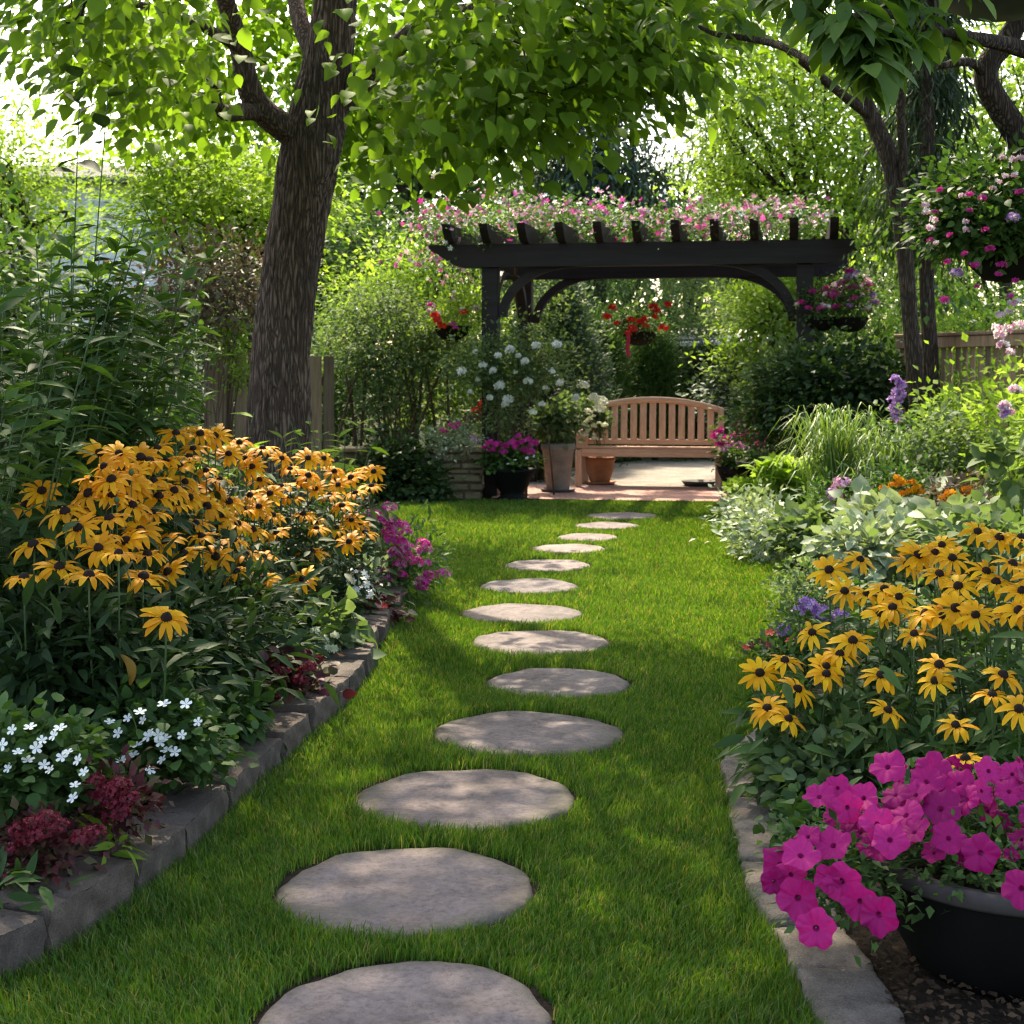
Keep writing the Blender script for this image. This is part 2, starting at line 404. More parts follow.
cA = t.ramp(isl, [(0, (.034, .090, .012)), (.45, (.066, .155, .021)), (.80, (.11, .215, .035)), (.93, (.19, .22, .075)), (1, (.26, .22, .10))])
nz = t.noise(1.3, 3, .6, t.coord())
cA = t.mix(1.0, cA, t.ramp(nz, [(.3, (.72, .78, .7)), (.7, (1.22, 1.16, 1.05))]), 'MULTIPLY')
p = t.bsdf(cA, .5, .3); tr = t.n('ShaderNodeBsdfTranslucent'); t.l(t.mix(1.0, cA, (1.5, 1.35, .5), 'MULTIPLY'), tr.inputs[0])
mx = t.n('ShaderNodeMixShader'); mx.inputs[0].default_value = .38; t.l(p, mx.inputs[1]); t.l(tr.outputs[0], mx.inputs[2])
M['grass'] = t.done(mx.outputs[0])
def wood_mat(name, a, b, axis=0, rough=.6, spec=.3, scale=1.0, isl=False):
    t = NT(name); s = [14 * scale] * 3; s[axis] = .9 * scale
    co = t.coord('Object', tuple(s)); n = t.noise(2.2, 5, .65, co); n2 = t.noise(9, 4, .7, co)
    c = t.ramp(n, [(.3, a), (.7, b)])
    c = t.mix(.5, c, t.ramp(n2, [(.35, (.7,) * 3), (.65, (1.2,) * 3)]), 'MULTIPLY')
    if isl: c = t.mix(1.0, c, t.ramp(t.n('ShaderNodeNewGeometry').outputs['Random Per Island'], [(0, (.55, .55, .56)), (.5, (.95, .92, .9)), (1, (1.25, 1.2, 1.15))]), 'MULTIPLY')
    return t.done(t.bsdf(c, rough, spec, t.bump(n2, .25, .004)))
M['teak_x'] = wood_mat('bench wood long', (.44, .245, .155), (.60, .385, .275), 0)
M['teak_z'] = wood_mat('bench wood upright', (.44, .245, .155), (.60, .385, .275), 2)
M['pergola'] = wood_mat('black brown stain', (.015, .010, .013), (.028, .020, .025), 0, .6, .25, .6)
M['fence'] = wood_mat('weathered fence', (.13, .09, .06), (.27, .20, .14), 2, .85, .15, 1.0, True)
M['fence_r'] = wood_mat('red brown fence', (.20, .12, .085), (.38, .25, .18), 2, .8, .2, 1.0, True)
M['blackpot'] = simple('black glazed pot', (.005, .0045, .0045), .65, .14, (120, .15, .002))
M['potrim'] = simple('dusty dark rim', (.055, .046, .044), .75, .3, (90, .2, .002))
M['greypot'] = simple('weathered pot', (.20, .165, .14), .85, .2, (40, .4, .006))
M['terracotta'] = simple('terracotta', (.27, .115, .060), .8, .2, (50, .3, .004))
M['metal'] = simple('dark metal', (.02, .02, .022), .45, .5, None, .6)
M['wicker'] = simple('dark basket fibre', (.016, .013, .011), .9, .1, (150, 1, .01))
M['white_paint'] = simple('white clapboard', (.78, .78, .78), .6, .3)
M['roof'] = simple('grey shingle', (.14, .13, .13), .9, .1, (60, .6, .02))
M['glass'] = simple('window glass', (.03, .04, .05), .08, .6)
M['stucco'] = simple('pale stone', (.62, .58, .52), .9, .2, (30, .3, .01))
M['brown_wall'] = simple('brown shed wall', (.30, .19, .14), .85, .2)
M['ribbon'] = simple('red ribbon', (.42, .015, .06), .6, .3)
def brick_mat():
    t = NT('pink brick paving'); co = t.coord('Object', (1, 1, 1))
    b = t.n('ShaderNodeTexBrick'); b.inputs['Scale'].default_value = 4.6; b.inputs['Color1'].default_value = (.40, .20, .165, 1); b.inputs['Color2'].default_value = (.52, .30, .25, 1); b.inputs['Mortar'].default_value = (.22, .16, .13, 1); b.inputs['Mortar Size'].default_value = .02
    t.l(co, b.inputs['Vector'])
    n = t.noise(30, 5, .7, co); n2 = t.noise(2.5, 4, .6, co)
    c = t.mix(.6, b.outputs['Color'], t.ramp(n, [(.3, (.7,) * 3), (.7, (1.2,) * 3)]), 'MULTIPLY')
    c = t.mix(.6, c, t.ramp(n2, [(.3, (.7,) * 3), (.7, (1.2,) * 3)]), 'MULTIPLY')
    h = t.math('SUBTRACT', t.math('MULTIPLY', n, .3), b.outputs['Fac'])
    return t.done(t.bsdf(c, .9, .2, t.bump(h, .6, .01)))
M['brick'] = brick_mat()
# ------------------------------------------------------------------ ground
g = np.random.default_rng(7)
WALL = [(-1.30, 2.55), (-1.08, 3.16), (-.962, 3.38), (-.89, 3.74), (-.837, 4.09), (-.765, 4.78), (-.706, 5.19), (-.635, 5.62), (-.60, 6.31), (-.60, 6.94), (-.595, 7.56), (-.605, 8.5)]
CURB = [(.62, 2.45), (.588, 2.98), (.596, 3.135), (.584, 3.41), (.564, 3.71), (.589, 3.84), (.634, 4.42), (.676, 4.875), (.885, 5.31)]
LAWN = WALL + [(-.80, 9.8), (-1.05, 12.0), (-1.28, 14.4), (-1.0, 14.7), (.1, 14.72), (2.0, 14.55), (2.2, 14.0), (1.95, 12.9), (1.90, 11.5), (1.82, 10), (1.78, 9.0), (1.6, 7.9), (1.38, 7.0), (1.12, 6.0)] + CURB[::-1]
def sheet(name, poly, z, mat):
    m = MB(); m.add([(x, y, z) for x, y in poly], {len(poly): [list(range(len(poly)))[::-1]]})
    o = m.build(name, mat, smooth=False); me = o.data
    if me.polygons[0].normal.z < 0: me.flip_normals()
    return tag(o, kind='structure')
sheet('ground', [(-300, -300), (300, -300), (300, 300), (-300, 300)], 0, M['ground'])
sheet('lawn', LAWN, .006, M['turf'])
# soil of the two beds, gently uneven
def bed(name, x0, x1, y0, y1, zf, mat, inside):
    nx, ny = int((x1 - x0) / .12) + 1, int((y1 - y0) / .12) + 1
    X, Y = np.meshgrid(np.linspace(x0, x1, nx), np.linspace(y0, y1, ny))
    Z = zf(X, Y) + .005 * np.sin(X * 9 + Y * 5) + .005 * np.sin(X * 17 - Y * 13)
    V = np.stack([X, Y, Z], -1).reshape(-1, 3)
    i = (np.arange(ny - 1)[:, None] * nx + np.arange(nx - 1)[None]).ravel()
    q = np.stack([i, i + 1, i + nx + 1, i + nx], -1)
    c = V[q].mean(1); keep = inside(c[:, 0], c[:, 1]); m = MB(); m.add(V, {4: q[keep]})
    return tag(m.build(name, mat), kind='structure')
wx = np.array([p[0] for p in WALL]); wy = np.array([p[1] for p in WALL])
wallx = lambda y: np.interp(y, list(wy) + [9.8, 12, 14.4], list(wx) + [-.8, -1.05, -1.28])
bed('flower_bed', -6, -.5, 2.3, 14.3, lambda X, Y: .055 + .0 * X, M['soil'], lambda x, y: x < wallx(y) - .08)
cpts = [(y, x) for x, y in CURB] + [(6.0, 1.12), (7.0, 1.38), (7.9, 1.6), (9, 1.78), (10, 1.82), (11.5, 1.9), (12.9, 1.95), (14, 2.2)]
curbx = lambda y: np.interp(y, [a for a, _ in cpts], [b for _, b in cpts])
bed('planting_bed', .5, 6, 2.3, 14.6, lambda X, Y: .026 + .03 * np.clip((X - curbx(Y) - .25), 0, 1.5), M['soil'], lambda x, y: x > curbx(y) + .05)
# patio and gravel
PA = R(-10.7)
def rotpoly(cx, cy, pts): 
    c, s = math.cos(PA), math.sin(PA); return [(cx + x * c - y * s, cy + x * s + y * c) for x, y in pts]
sheet('patio', rotpoly(1.25, 15.6, [(-1.35, -.75), (-.4, -.8), (.5, -.78), (1.25, -.72), (1.3, 1.0), (-1.45, 1.0)]), .014, M['brick'])
sheet('gravel_path', rotpoly(1.3, 16.5, [(-1.6, .1), (1.6, .1), (1.3, 3.2), (.6, 5.5), (-.2, 5.5), (-1.2, 2.8)]), .010, M['gravel'])

# stepping stones
STONES = [(405, 1029, 300), (405, 895, 258), (466, 803, 218), (527, 738, 188), (558, 687, 146), (541, 646, 138), (521, 617, 122), (529, 589, 100), (548, 568, 88), (569, 551, 74), (588, 539.5, 64), (607, 528, 64), (622, 518, 72)]
SL = ['large round stepping stone in the lawn, nearest the viewer and cut off by the frame',
      'whole round stepping stone nearest the viewer, level with the black petunia pot',
      'third round stepping stone from the viewer, smaller than the two before it',
      'fourth stepping stone from the viewer, a broad flat oval with wavy surface',
      'fifth stepping stone from the viewer, lying farthest right in the near half',
      'sixth stepping stone from the viewer, with a brighter sunlit patch',
      'seventh stepping stone, level with the end of the left edging blocks',
      'eighth stepping stone from the viewer, level with the pink phlox',
      'ninth stepping stone from the viewer, a thin grey oval',
      'tenth stepping stone from the viewer, fourth before the patio',
      'third stepping stone before the brick patio', 'second stepping stone before the brick patio', 'last small stepping stone touching the edge by the brick patio']
SXY = []
for i, (px, py, w) in enumerate(STONES):
    d = gd(py); r = w * d / F_PX / 2; x = (px - 512) * d / F_PX; SXY.append((x, d, r))
    gg = np.random.default_rng(100 + i); ph = gg.uniform(0, 6.28, 8)
    seg, rings = 72, [0, .25, .5, .7, .84, .93, .975, 1.0]
    a = np.linspace(0, 2 * np.pi, seg, endpoint=False)
    out = r * (1 + .022 * np.sin(2 * a + ph[0]) + .016 * np.sin(3 * a + ph[1]) + .010 * np.sin(7 * a + ph[2]) + .007 * np.sin(13 * a + ph[3]) + .005 * np.sin(29 * a + ph[6]) + gg.normal(size=72) * .0015)
    V = []
    for k, f in enumerate(rings):
        X, Y = out * f * np.cos(a), out * f * np.sin(a)
        Z = .024 + .0035 * np.sin(X * 13 + ph[4]) * np.cos(Y * 10 + ph[5]) + .0018 * np.sin(Y * 43 + X * 11 + ph[6]) - (.006 if k == 6 else .016 if k == 7 else .0015 if k == 5 else 0)
        V.append(np.stack([X, Y, Z], -1))
    V.append(np.stack([out * 1.0 * np.cos(a), out * np.sin(a), np.full(seg, -.03)], -1))
    V = np.concatenate(V); n = len(rings) + 1
    ii = np.arange(n - 1)[:, None] * seg; j = np.arange(seg)[None]; k = (j + 1) % seg
    m = MB(); m.add(V, {4: np.stack([ii + j, ii + seg + j, ii + seg + k, ii + k], -1).reshape(-1, 4)[:, ::-1]})
    o = m.build('stepping_stone', M['flag']); o.location = (x, d, 0)
    tag(o, SL[i], 'stepping stone', 'round stepping stones through the lawn')
    # worn bare soil round the stone
    m = MB(); rr = [.9, 1.03, 1.09]; V = []
    for q_, f in enumerate(rr):
        o2 = out * f + (gg.normal(size=seg) * .008 if q_ == 2 else 0); V.append(np.stack([o2 * np.cos(a) + x, o2 * np.sin(a) + d, np.full(seg, .010 - .001 * q_)], -1))
    ii = np.arange(2)[:, None] * seg
    m.add(np.concatenate(V), {4: np.stack([ii + j, ii + seg + j, ii + seg + k, ii + k], -1).reshape(-1, 4)})
    tag(m.build('soil_ring', M['soil']), kind='structure')

# grass: one object
def grass():
    m = MB(); gg = np.random.default_rng(3)
    strips = [(2.5, 3.6, 42000), (3.6, 4.6, 34000), (4.6, 6.0, 23000), (6.0, 8.0, 14000), (8.0, 10.5, 8500), (10.5, 14.75, 5500)]
    for y0, y1, dens in strips:
        n = int((y1 - y0) * 4.0 * dens); x = gg.uniform(-1.7, 2.3, n); y = gg.uniform(y0, y1, n)
        k = pip(x, y, LAWN)
        for sx, sy, sr in SXY:
            rr = np.hypot(x - sx, y - sy); k &= rr > sr * (1.0 + .085 * gg.uniform(0, 1, n) ** 2 + .02 * np.sin(9 * np.arctan2(y - sy, x - sx) + sx * 40))
        # seldom hidden: what lies far outside the frame
        k &= np.abs(x) < (y * .36 + .25)
        x, y = x[k], y[k]; n = len(x)
        h = gg.uniform(.020, .050, n) * (1 + .25 * np.sin(x * 5 + y * 3) * np.sin(y * 4.1))
        dw = np.minimum(wallx(y) - x, 9); near_edge = (np.abs(x - wallx(y)) < .06) | (np.abs(x - curbx(y)) < .06)
        h = np.where(near_edge, h * 1.35, h)
        w = gg.uniform(.0010, .0019, n) * np.maximum(1, y / 4.2) ** .85
        az = gg.uniform(0, 2 * np.pi, n); lean = gg.uniform(.05, .75, n)
        la = az + gg.normal(size=n) * .8
        # wind-combed drift of the lean in patches
        lx = np.cos(la) * lean + .18 * np.sin(x * 2.3 + 1) ; ly = np.sin(la) * lean - .12
        P = np.stack([x, y, np.full(n, .004)], -1); side = np.stack([np.cos(az), np.sin(az), np.zeros(n)], -1)
        mid = P + np.stack([lx * h * .28, ly * h * .28, h * .6], -1); tip = P + np.stack([lx * h * .9, ly * h * .9, h * (1 - .18 * lean)], -1)
        V = np.stack([P - side * w[:, None], P + side * w[:, None], mid + side * (w * .8)[:, None], mid - side * (w * .8)[:, None], tip], 1).reshape(-1, 3)
        b = (np.arange(n) * 5)[:, None]
        m.add(V, {4: b + np.array([[0, 1, 2, 3]]), 3: b + np.array([[3, 2, 4]])})
    tag(m.build('grass', M['grass']), 'short green lawn grass between the two flower beds', 'grass', kind='stuff')
grass()

# edging blocks (left) and flat edging stones (right)
def rough_block(name, c, size, rz, mat, seed, amp=.010, nx=30, ny=14, nz=12, round_=.008):
    gg = np.random.default_rng(seed); V = []; F = []
    hx, hy, hz = [v / 2 for v in size]; ph = gg.uniform(0, 6.28, 12)
    sh = gg.normal(size=(8, 3)) * .006
    def face(o, u, v, nu, nv):
        b = len(V)
        for i in range(nu + 1):
            for j in range(nv + 1):
                V.append(np.array(o) + np.array(u) * i / nu + np.array(v) * j / nv)
        for i in range(nu):
            for j in range(nv):
                a = b + i * (nv + 1) + j; F.append((a, a + nv + 1, a + nv + 2, a + 1))
    X, Y, Z = 2 * hx, 2 * hy, 2 * hz
    face((-hx, -hy, hz), (X, 0, 0), (0, Y, 0), nx, ny); face((-hx, hy, -hz), (X, 0, 0), (0, -Y, 0), nx, ny)
    face((-hx, -hy, -hz), (X, 0, 0), (0, 0, Z), nx, nz); face((hx, hy, -hz), (-X, 0, 0), (0, 0, Z), nx, nz)
    face((hx, -hy, -hz), (0, Y, 0), (0, 0, Z), ny, nz); face((-hx, hy, -hz), (0, -Y, 0), (0, 0, Z), ny, nz)
    V = np.array(V); h = np.array([hx, hy, hz]); inner = np.clip(V, -(h - round_), h - round_); dv = V - inner
    ln = np.linalg.norm(dv, axis=1, keepdims=True); V = inner + dv / np.maximum(ln, 1e-6) * np.minimum(ln, round_)
    f = 1 / max(min(size), .05) * .9
    dsp = np.stack([np.sin(V[:, 1] * 41 + V[:, 2] * 57 + ph[0]) + .6 * np.sin(V[:, 0] * 67 + ph[1]),
                    np.sin(V[:, 0] * 38 + V[:, 2] * 63 + ph[2]) + .7 * np.sin(V[:, 0] * 83 + ph[3]) * np.sin(V[:, 2] * 50 + ph[8]),
                    np.sin(V[:, 0] * 29 + ph[4]) * np.sin(V[:, 1] * 37 + ph[5]) + .5 * np.sin(V[:, 0] * 71 + V[:, 1] * 61 + ph[6])], -1)
    hi = np.stack([np.sin(V[:, 1] * 190 + V[:, 2] * 210 + ph[9]), np.sin(V[:, 0] * 170 + V[:, 2] * 240 + ph[10]) * np.sin(V[:, 0] * 90 + V[:, 2] * 130 + ph[7]), .5 * np.sin(V[:, 0] * 160 + V[:, 1] * 150 + ph[11])], -1)
    top = (V[:, 2] > hz - .006)[:, None]; V = V + dsp * amp * np.where(top, [.2, .2, .10], [.25, .35, .1]) + hi * .0014 + gg.normal(size=V.shape) * .0007
    ck = ph[0] > 3.6
    if ck: V[:, 2] -= np.where((np.abs(V[:, 0] - hx * .4 * math.sin(ph[1]) - V[:, 1] * .4) < .006) & (V[:, 2] > hz * .3), .012, 0)
    cs, sn = math.cos(rz), math.sin(rz)
    m = MB(); m.add(V, {4: F}); o = m.build(name, mat); o.location = c; o.rotation_euler = (gg.normal() * .03, gg.normal() * .022, rz + gg.normal() * .03)
    return o
def along(curve, s):
    P = np.array(curve); seg = np.linalg.norm(np.diff(P, axis=0), axis=1); cs = np.concatenate([[0], np.cumsum(seg)])
    return np.array([np.interp(s, cs, P[:, 0]), np.interp(s, cs, P[:, 1])]), cs[-1]
wl = along(WALL, 0)[1]; s = .12; i = 0
BL = ['dark edging block nearest the viewer in the left bed border, cut by the frame', 'second edging block of the left bed border, beside the red sedum', 'brown edging block just behind the red sedum leaves',
      'edging block right of the dark crimson flower heads', 'edging block with a paler worn top, before the white impatiens', 'edging block beside the broader white impatiens plant',
      'edging block left of the third stepping stone', 'edging block nearest the small trailing green plant', 'edging block standing a little proud beside the fourth stepping stone',
      'edging block in front of the burgundy coleus', 'edging block beyond the burgundy coleus', 'edging block in front of the cream flowered hosta', 'edging block between cream hosta and red begonia',
      'edging block in front of the red begonia', 'edging block just past the red begonia', 'edging block under the overhanging pink phlox', 'last edging block of the left border at the pink phlox', 'edging block hidden deep under pink phlox']
while s < wl - .1 and i < len(BL):
    L = g.uniform(.27, .40); p0, _ = along(WALL, s); p1, _ = along(WALL, min(s + L, wl)); d = p1 - p0; L2 = float(np.hypot(*d)); a = math.atan2(d[1], d[0])
    nrm2 = np.array([-d[1], d[0]]) / L2; c = (p0 + p1) / 2 + nrm2 * (.085 + g.normal() * .006)
    o = rough_block('edging_block', (c[0], c[1], .034 + g.normal() * .006), (L2 - .034, .175 + g.normal() * .008, .17), a, M['block'], 300 + i)
    tag(o, BL[i], 'edging block', 'stone blocks edging the left bed'); s += L; i += 1
CE = [(2.50, 2.82), (2.82, 3.14), (3.14, 3.40), (3.40, 3.84), (3.84, 4.44), (4.44, 5.05), (5.05, 5.40)]
CL = ['edging stone of the right bed nearest the viewer, below the frame', 'flat stone at the bottom edge in front of the black pot', 'cracked flat edging stone left of the black pot', 'pale flat edging stone just below the hanging petunias',
      'long flat edging stone in the middle of the right border', 'curved flat edging stone beside the small red flowers', 'small end stone tucked under the right black-eyed Susans']
_yy = np.linspace(2.2, 5.8, 241); _xx = curbx(_yy); _k = np.ones(19) / 19
_xs = np.convolve(np.pad(_xx, 9, 'edge'), _k, 'valid')
for i, (y0, y1) in enumerate(CE):
    gg = np.random.default_rng(400 + i); ph = gg.uniform(0, 6.28, 10); nl = max(14, int((y1 - y0) / .022)); wd0 = .165 if i < 4 else .135
    ys = np.linspace(y0 + .007, y1 - .007, nl); zt = .050 + gg.normal() * .004; V = []
    prof = [(0, -.03), (-.002, zt * .3), (.0, zt * .62), (.001, zt * .92), (.006, zt), (.03, zt)] + [(.03 + (wd0 - .038) * q, zt) for q in (.2, .4, .6, .8, 1.0)] + [(wd0 - .001, zt * .9), (wd0, -.03)]
    for k_, y in enumerate(ys):
        x = np.interp(y, _yy, _xs); u = (y - y0) / (y1 - y0); edge = min(k_, nl - 1 - k_)
        for (o_, z) in prof:
            wv = .005 * math.sin(y * 17 + ph[0]) + .003 * math.sin(y * 61 + ph[1]) + .0015 * math.sin(y * 170 + ph[4]); side = wv if o_ < .03 else (-.8 * wv if o_ > wd0 * .8 else 0)
            dz = 0 if z < 0 else (.0015 * math.sin(o_ * 47 + y * 21 + ph[2]) + .0012 * math.sin(y * 53 - o_ * 60 + ph[3]) + .001 * math.sin(y * 130 + o_ * 140 + ph[4]) + gg.normal() * .0008 - (.007 if edge == 0 else .0015 if edge == 1 else 0) + .006 * math.sin(u * 3 + ph[5]))
            ysk = (o_ - wd0 / 2) * (.12 * math.sin(ph[6]) if k_ > nl / 2 else .12 * math.sin(ph[7])) * abs(u - .5) * .5
            V.append((x + o_ + side, y + ysk, z + dz))
    npf = len(prof); q = [(a * npf + b, (a + 1) * npf + b, (a + 1) * npf + b + 1, a * npf + b + 1)[::-1] for a in range(nl - 1) for b in range(npf - 1)]
    m = MB(); m.add(V, {4: q, npf: [list(range(npf))[::-1], list(range((nl - 1) * npf, nl * npf))]}); o = m.build('edging_stone', M['curb_stone'])
    tag(o, CL[i], 'edging stone', 'flat stones edging the right bed')
# ------------------------------------------------------------------ trees
def pathpx(pts):
    """(px, py, depth, radius px) -> points, radii"""
    return [at(a, b, d) for a, b, d, r in pts], [r * d / F_PX for a, b, d, r in pts]
def limb(parent, name, pts, mat, seg=14, n=40, rough=.02, seed=1, absr=False):
    P, r = pathpx(pts) if not absr else ([p[:3] for p in pts], [p[3] for p in pts])
    S_ = spline([list(p) + [q] for p, q in zip(P, r)], n)
    m = MB(); tube(m, S_[:, :3], np.maximum(S_[:, 3], .002), seg, 0, True, rough, seed)
    if seg >= 100:
        V = m.V[0]; nr = len(S_); a = np.linspace(0, 2 * np.pi, seg, endpoint=False)[None]; s_ = np.concatenate([[0], np.cumsum(np.linalg.norm(np.diff(S_[:, :3], axis=0), axis=1))])[:, None]
        p_ = 12 * a + 1.7 * np.sin(2.6 * s_ + 3 * a) + 1.1 * np.sin(6.3 * s_ - 2 * a + 1) + .7 * np.sin(13 * s_ + 5 * a)
        h = np.abs(np.sin(p_)) ** .7 * (.72 + .28 * np.abs(np.sin(10 * s_ + 3 * np.sin(6 * a)))) + .12 * np.sin(40 * s_ + 9 * a)
        c = np.repeat(S_[:, None, :3], seg, 1).reshape(-1, 3); d_ = nrm(V[:nr * seg] - c); V[:nr * seg] += d_ * ((h - .6) * .017 * np.clip(S_[:, 3:4] / .2, .2, 1.2)).reshape(-1, 1); m.V[0] = V
    m.build(name, mat, parent)
    return S_
def crown(parent, skel, C, Dout, T, size, per, cr, leafm, twigm, seed, droop=.25, up=.9, flat=.6, twig_r=.012, every=1, name='crown', rnd=.7):
    gg = np.random.default_rng(seed); m = MB(); C = np.asarray(C)
    SK = [tuple(p) for p in skel]
    if twigm is not None:
        A = np.array([p[:3] for p in SK]); order = np.argsort(np.min(np.linalg.norm(C[:, None] - A[None, ::3], axis=2), axis=1))
        for i in order[::every]:
            A = np.array([p[:3] for p in SK]); c = C[i]
            dd = np.linalg.norm(A - c, axis=1) + .6 * np.maximum(0, A[:, 2] - c[2]); j = int(np.argmin(dd)); p0 = A[j]; L = np.linalg.norm(c - p0)
            mid = (p0 + c) / 2 + gg.normal(size=3) * L * .07 + np.array([0, 0, .10 * L])
            sp = spline([p0, mid, c], 6); r0 = min(twig_r, twig_r * (.35 + .3 * L))
            tube(m, sp, np.linspace(r0, r0 * .35, 6), 5, 1, False)
            SK += [tuple(q) for q in sp[2:]]
    Ts = T if isinstance(T, list) else [T]
    for i in range(len(Ts)): clump_leaves(m, Ts[i], gg, C[i::len(Ts)], Dout[i::len(Ts)], per, cr, size, 0, up, droop, rnd, flat)
    return m.build(name, [leafm, twigm or leafm], parent)

# --- the big shade tree on the left
T = thing('shade_tree', 'big shade tree with furrowed brown trunk and spreading fresh green leaves above the left bed', 'tree', at(276, 545, 11))
I = T.matrix_world.copy
def tlocal(parent): return np.array(parent.location)
class Loc:  # builds in world space, parented under an empty that stands elsewhere
    pass
def reparent(root):
    """children were built in world coordinates: shift their meshes into the root's space"""
    o = Vector(root.location); inv = (Matrix.Translation(o) @ Matrix.Rotation(root.rotation_euler.z, 4, 'Z')).inverted(); done = set()
    for c in [c for c in col.objects if c.parent == root]:
        if c.get('_local'): continue
        if c.location.length > 0 or c.rotation_euler.z: 
            M2 = inv @ Matrix.Translation(c.location); c.location = M2.to_translation(); c.rotation_euler.z -= root.rotation_euler.z; continue
        if c.data and c.data.name not in done: c.data.transform(inv); done.add(c.data.name)
tr = limb(T, 'trunk', [(275, 560, 11, 52), (276, 520, 11, 40), (278, 445, 11, 32.5), (283, 330, 11, 28.5), (297, 230, 11, 28), (311, 150, 11, 29.5), (322, 95, 11, 27), (331, 40, 11, 23), (338, -30, 11, 20), (343, -160, 11, 15), (338, -330, 11.2, 9), (330, -480, 11.4, 4)], M['bark'], 168, 420, .016, 5)
def br(parent, pts, seed, seg=14): return limb(parent, 'branch', pts, M['bark'], seg, 40, .03, seed)
sk = [tr[230::3]]
sk.append(br(T, [(312, 150, 11, 15), (290, 132, 10.9, 15), (264, 112, 10.8, 14), (249, 88, 10.7, 12), (240, 48, 10.6, 10.5), (226, 2, 10.4, 9), (205, -70, 10, 7), (170, -150, 9.4, 5), (120, -220, 8.8, 3)], 11))
sk.append(br(T, [(262, 112, 10.8, 9), (244, 112, 10.6, 9), (226, 113, 10.4, 8), (217, 104, 10.3, 6), (214, 84, 10.2, 4), (190, 60, 9.9, 3)], 12, 10))
sk.append(br(T, [(322, 118, 11, 15), (345, 98, 11, 13), (368, 76, 10.9, 12), (398, 46, 10.7, 10.5), (432, 12, 10.5, 9), (480, -50, 10.2, 7), (560, -140, 9.8, 5), (640, -210, 9.4, 3)], 13))
sk.append(br(T, [(432, 12, 10.5, 5), (486, 8, 10, 4.5), (532, 27, 9.6, 4), (580, 62, 9.2, 3.5), (618, 82, 8.9, 3), (662, 100, 8.6, 2)], 14, 8))
sk.append(br(T, [(316, 60, 11, 10), (300, 20, 11.2, 9), (288, -40, 11.6, 7), (270, -120, 12.2, 5), (240, -200, 13, 3)], 15, 10))
sk.append(br(T, [(335, -10, 11, 10), (360, -60, 10.4, 9), (395, -190, 8.8, 6), (430, -340, 7.2, 4), (470, -480, 6.0, 2)], 16, 10))
sk.append(br(T, [(240, 48, 10.6, 6), (190, 20, 9.8, 5), (140, 5, 9.2, 4), (90, 0, 8.8, 3), (60, 10, 8.5, 2)], 17, 8))
skel = np.concatenate(sk)[:, :3]
gg = np.random.default_rng(21)
def canopy_pts(gg):
    """leaf clumps of the spreading crown: lower skirt seen in the picture + the dome above"""
    C = []
    # lower skirt, seen: follow the visible outline; py limit per px
    lim_x = [60, 100, 150, 200, 235, 300, 330, 380, 420, 470, 520, 560, 600, 650, 700]
    lim_y = [48, 85, 132, 140, 150, 90, 160, 172, 172, 155, 145, 130, 115, 95, 50]
    n = 0
    while n < 300:
        px = gg.uniform(50, 700); lim = np.interp(px, lim_x, lim_y); py = lim - abs(gg.normal()) * 95 - 12
        if py < -260: continue
        if 225 < px < 335 and py > 60 and gg.uniform() < .55: continue
        d = gg.uniform(7.4, 9.1) if py > -60 else gg.uniform(6.0, 9.0)
        if px < 200 and py > 20: d = gg.uniform(8.2, 10.2)
        if 150 < px < 430 and py > -110:
            d = gg.uniform(12.2, 13.4)
            if 205 < px < 350 and py > 0 and gg.uniform() < .75: continue
        C.append(at(px, py, d)); n += 1
    C = [np.array(c) for c in C]
    P, _ = ell_points(gg, 760, .5); P = P * np.array([4.6, 3.7, 1.9]) + np.array([-1.4, 7.6, 6.7])  # unseen overhead dome, set forward and thickened to shade the near lawn
    for p in P:
        py = HY - (p[2] - CAM_H) * F_PX / max(p[1], .5)
        if py < -70: C.append(p)
    return np.array(C)
C = canopy_pts(gg); Dn = nrm((C - np.array([-1.4, 11, 4.2])) * np.array([1, 1, .25]))
crown(T, skel, C, Dn, LF_CANOPY, .108, 34, .62, M['leaf_canopy'], M['bark_dark'], 22, .45, 1.0, .45, .014)
reparent(T)

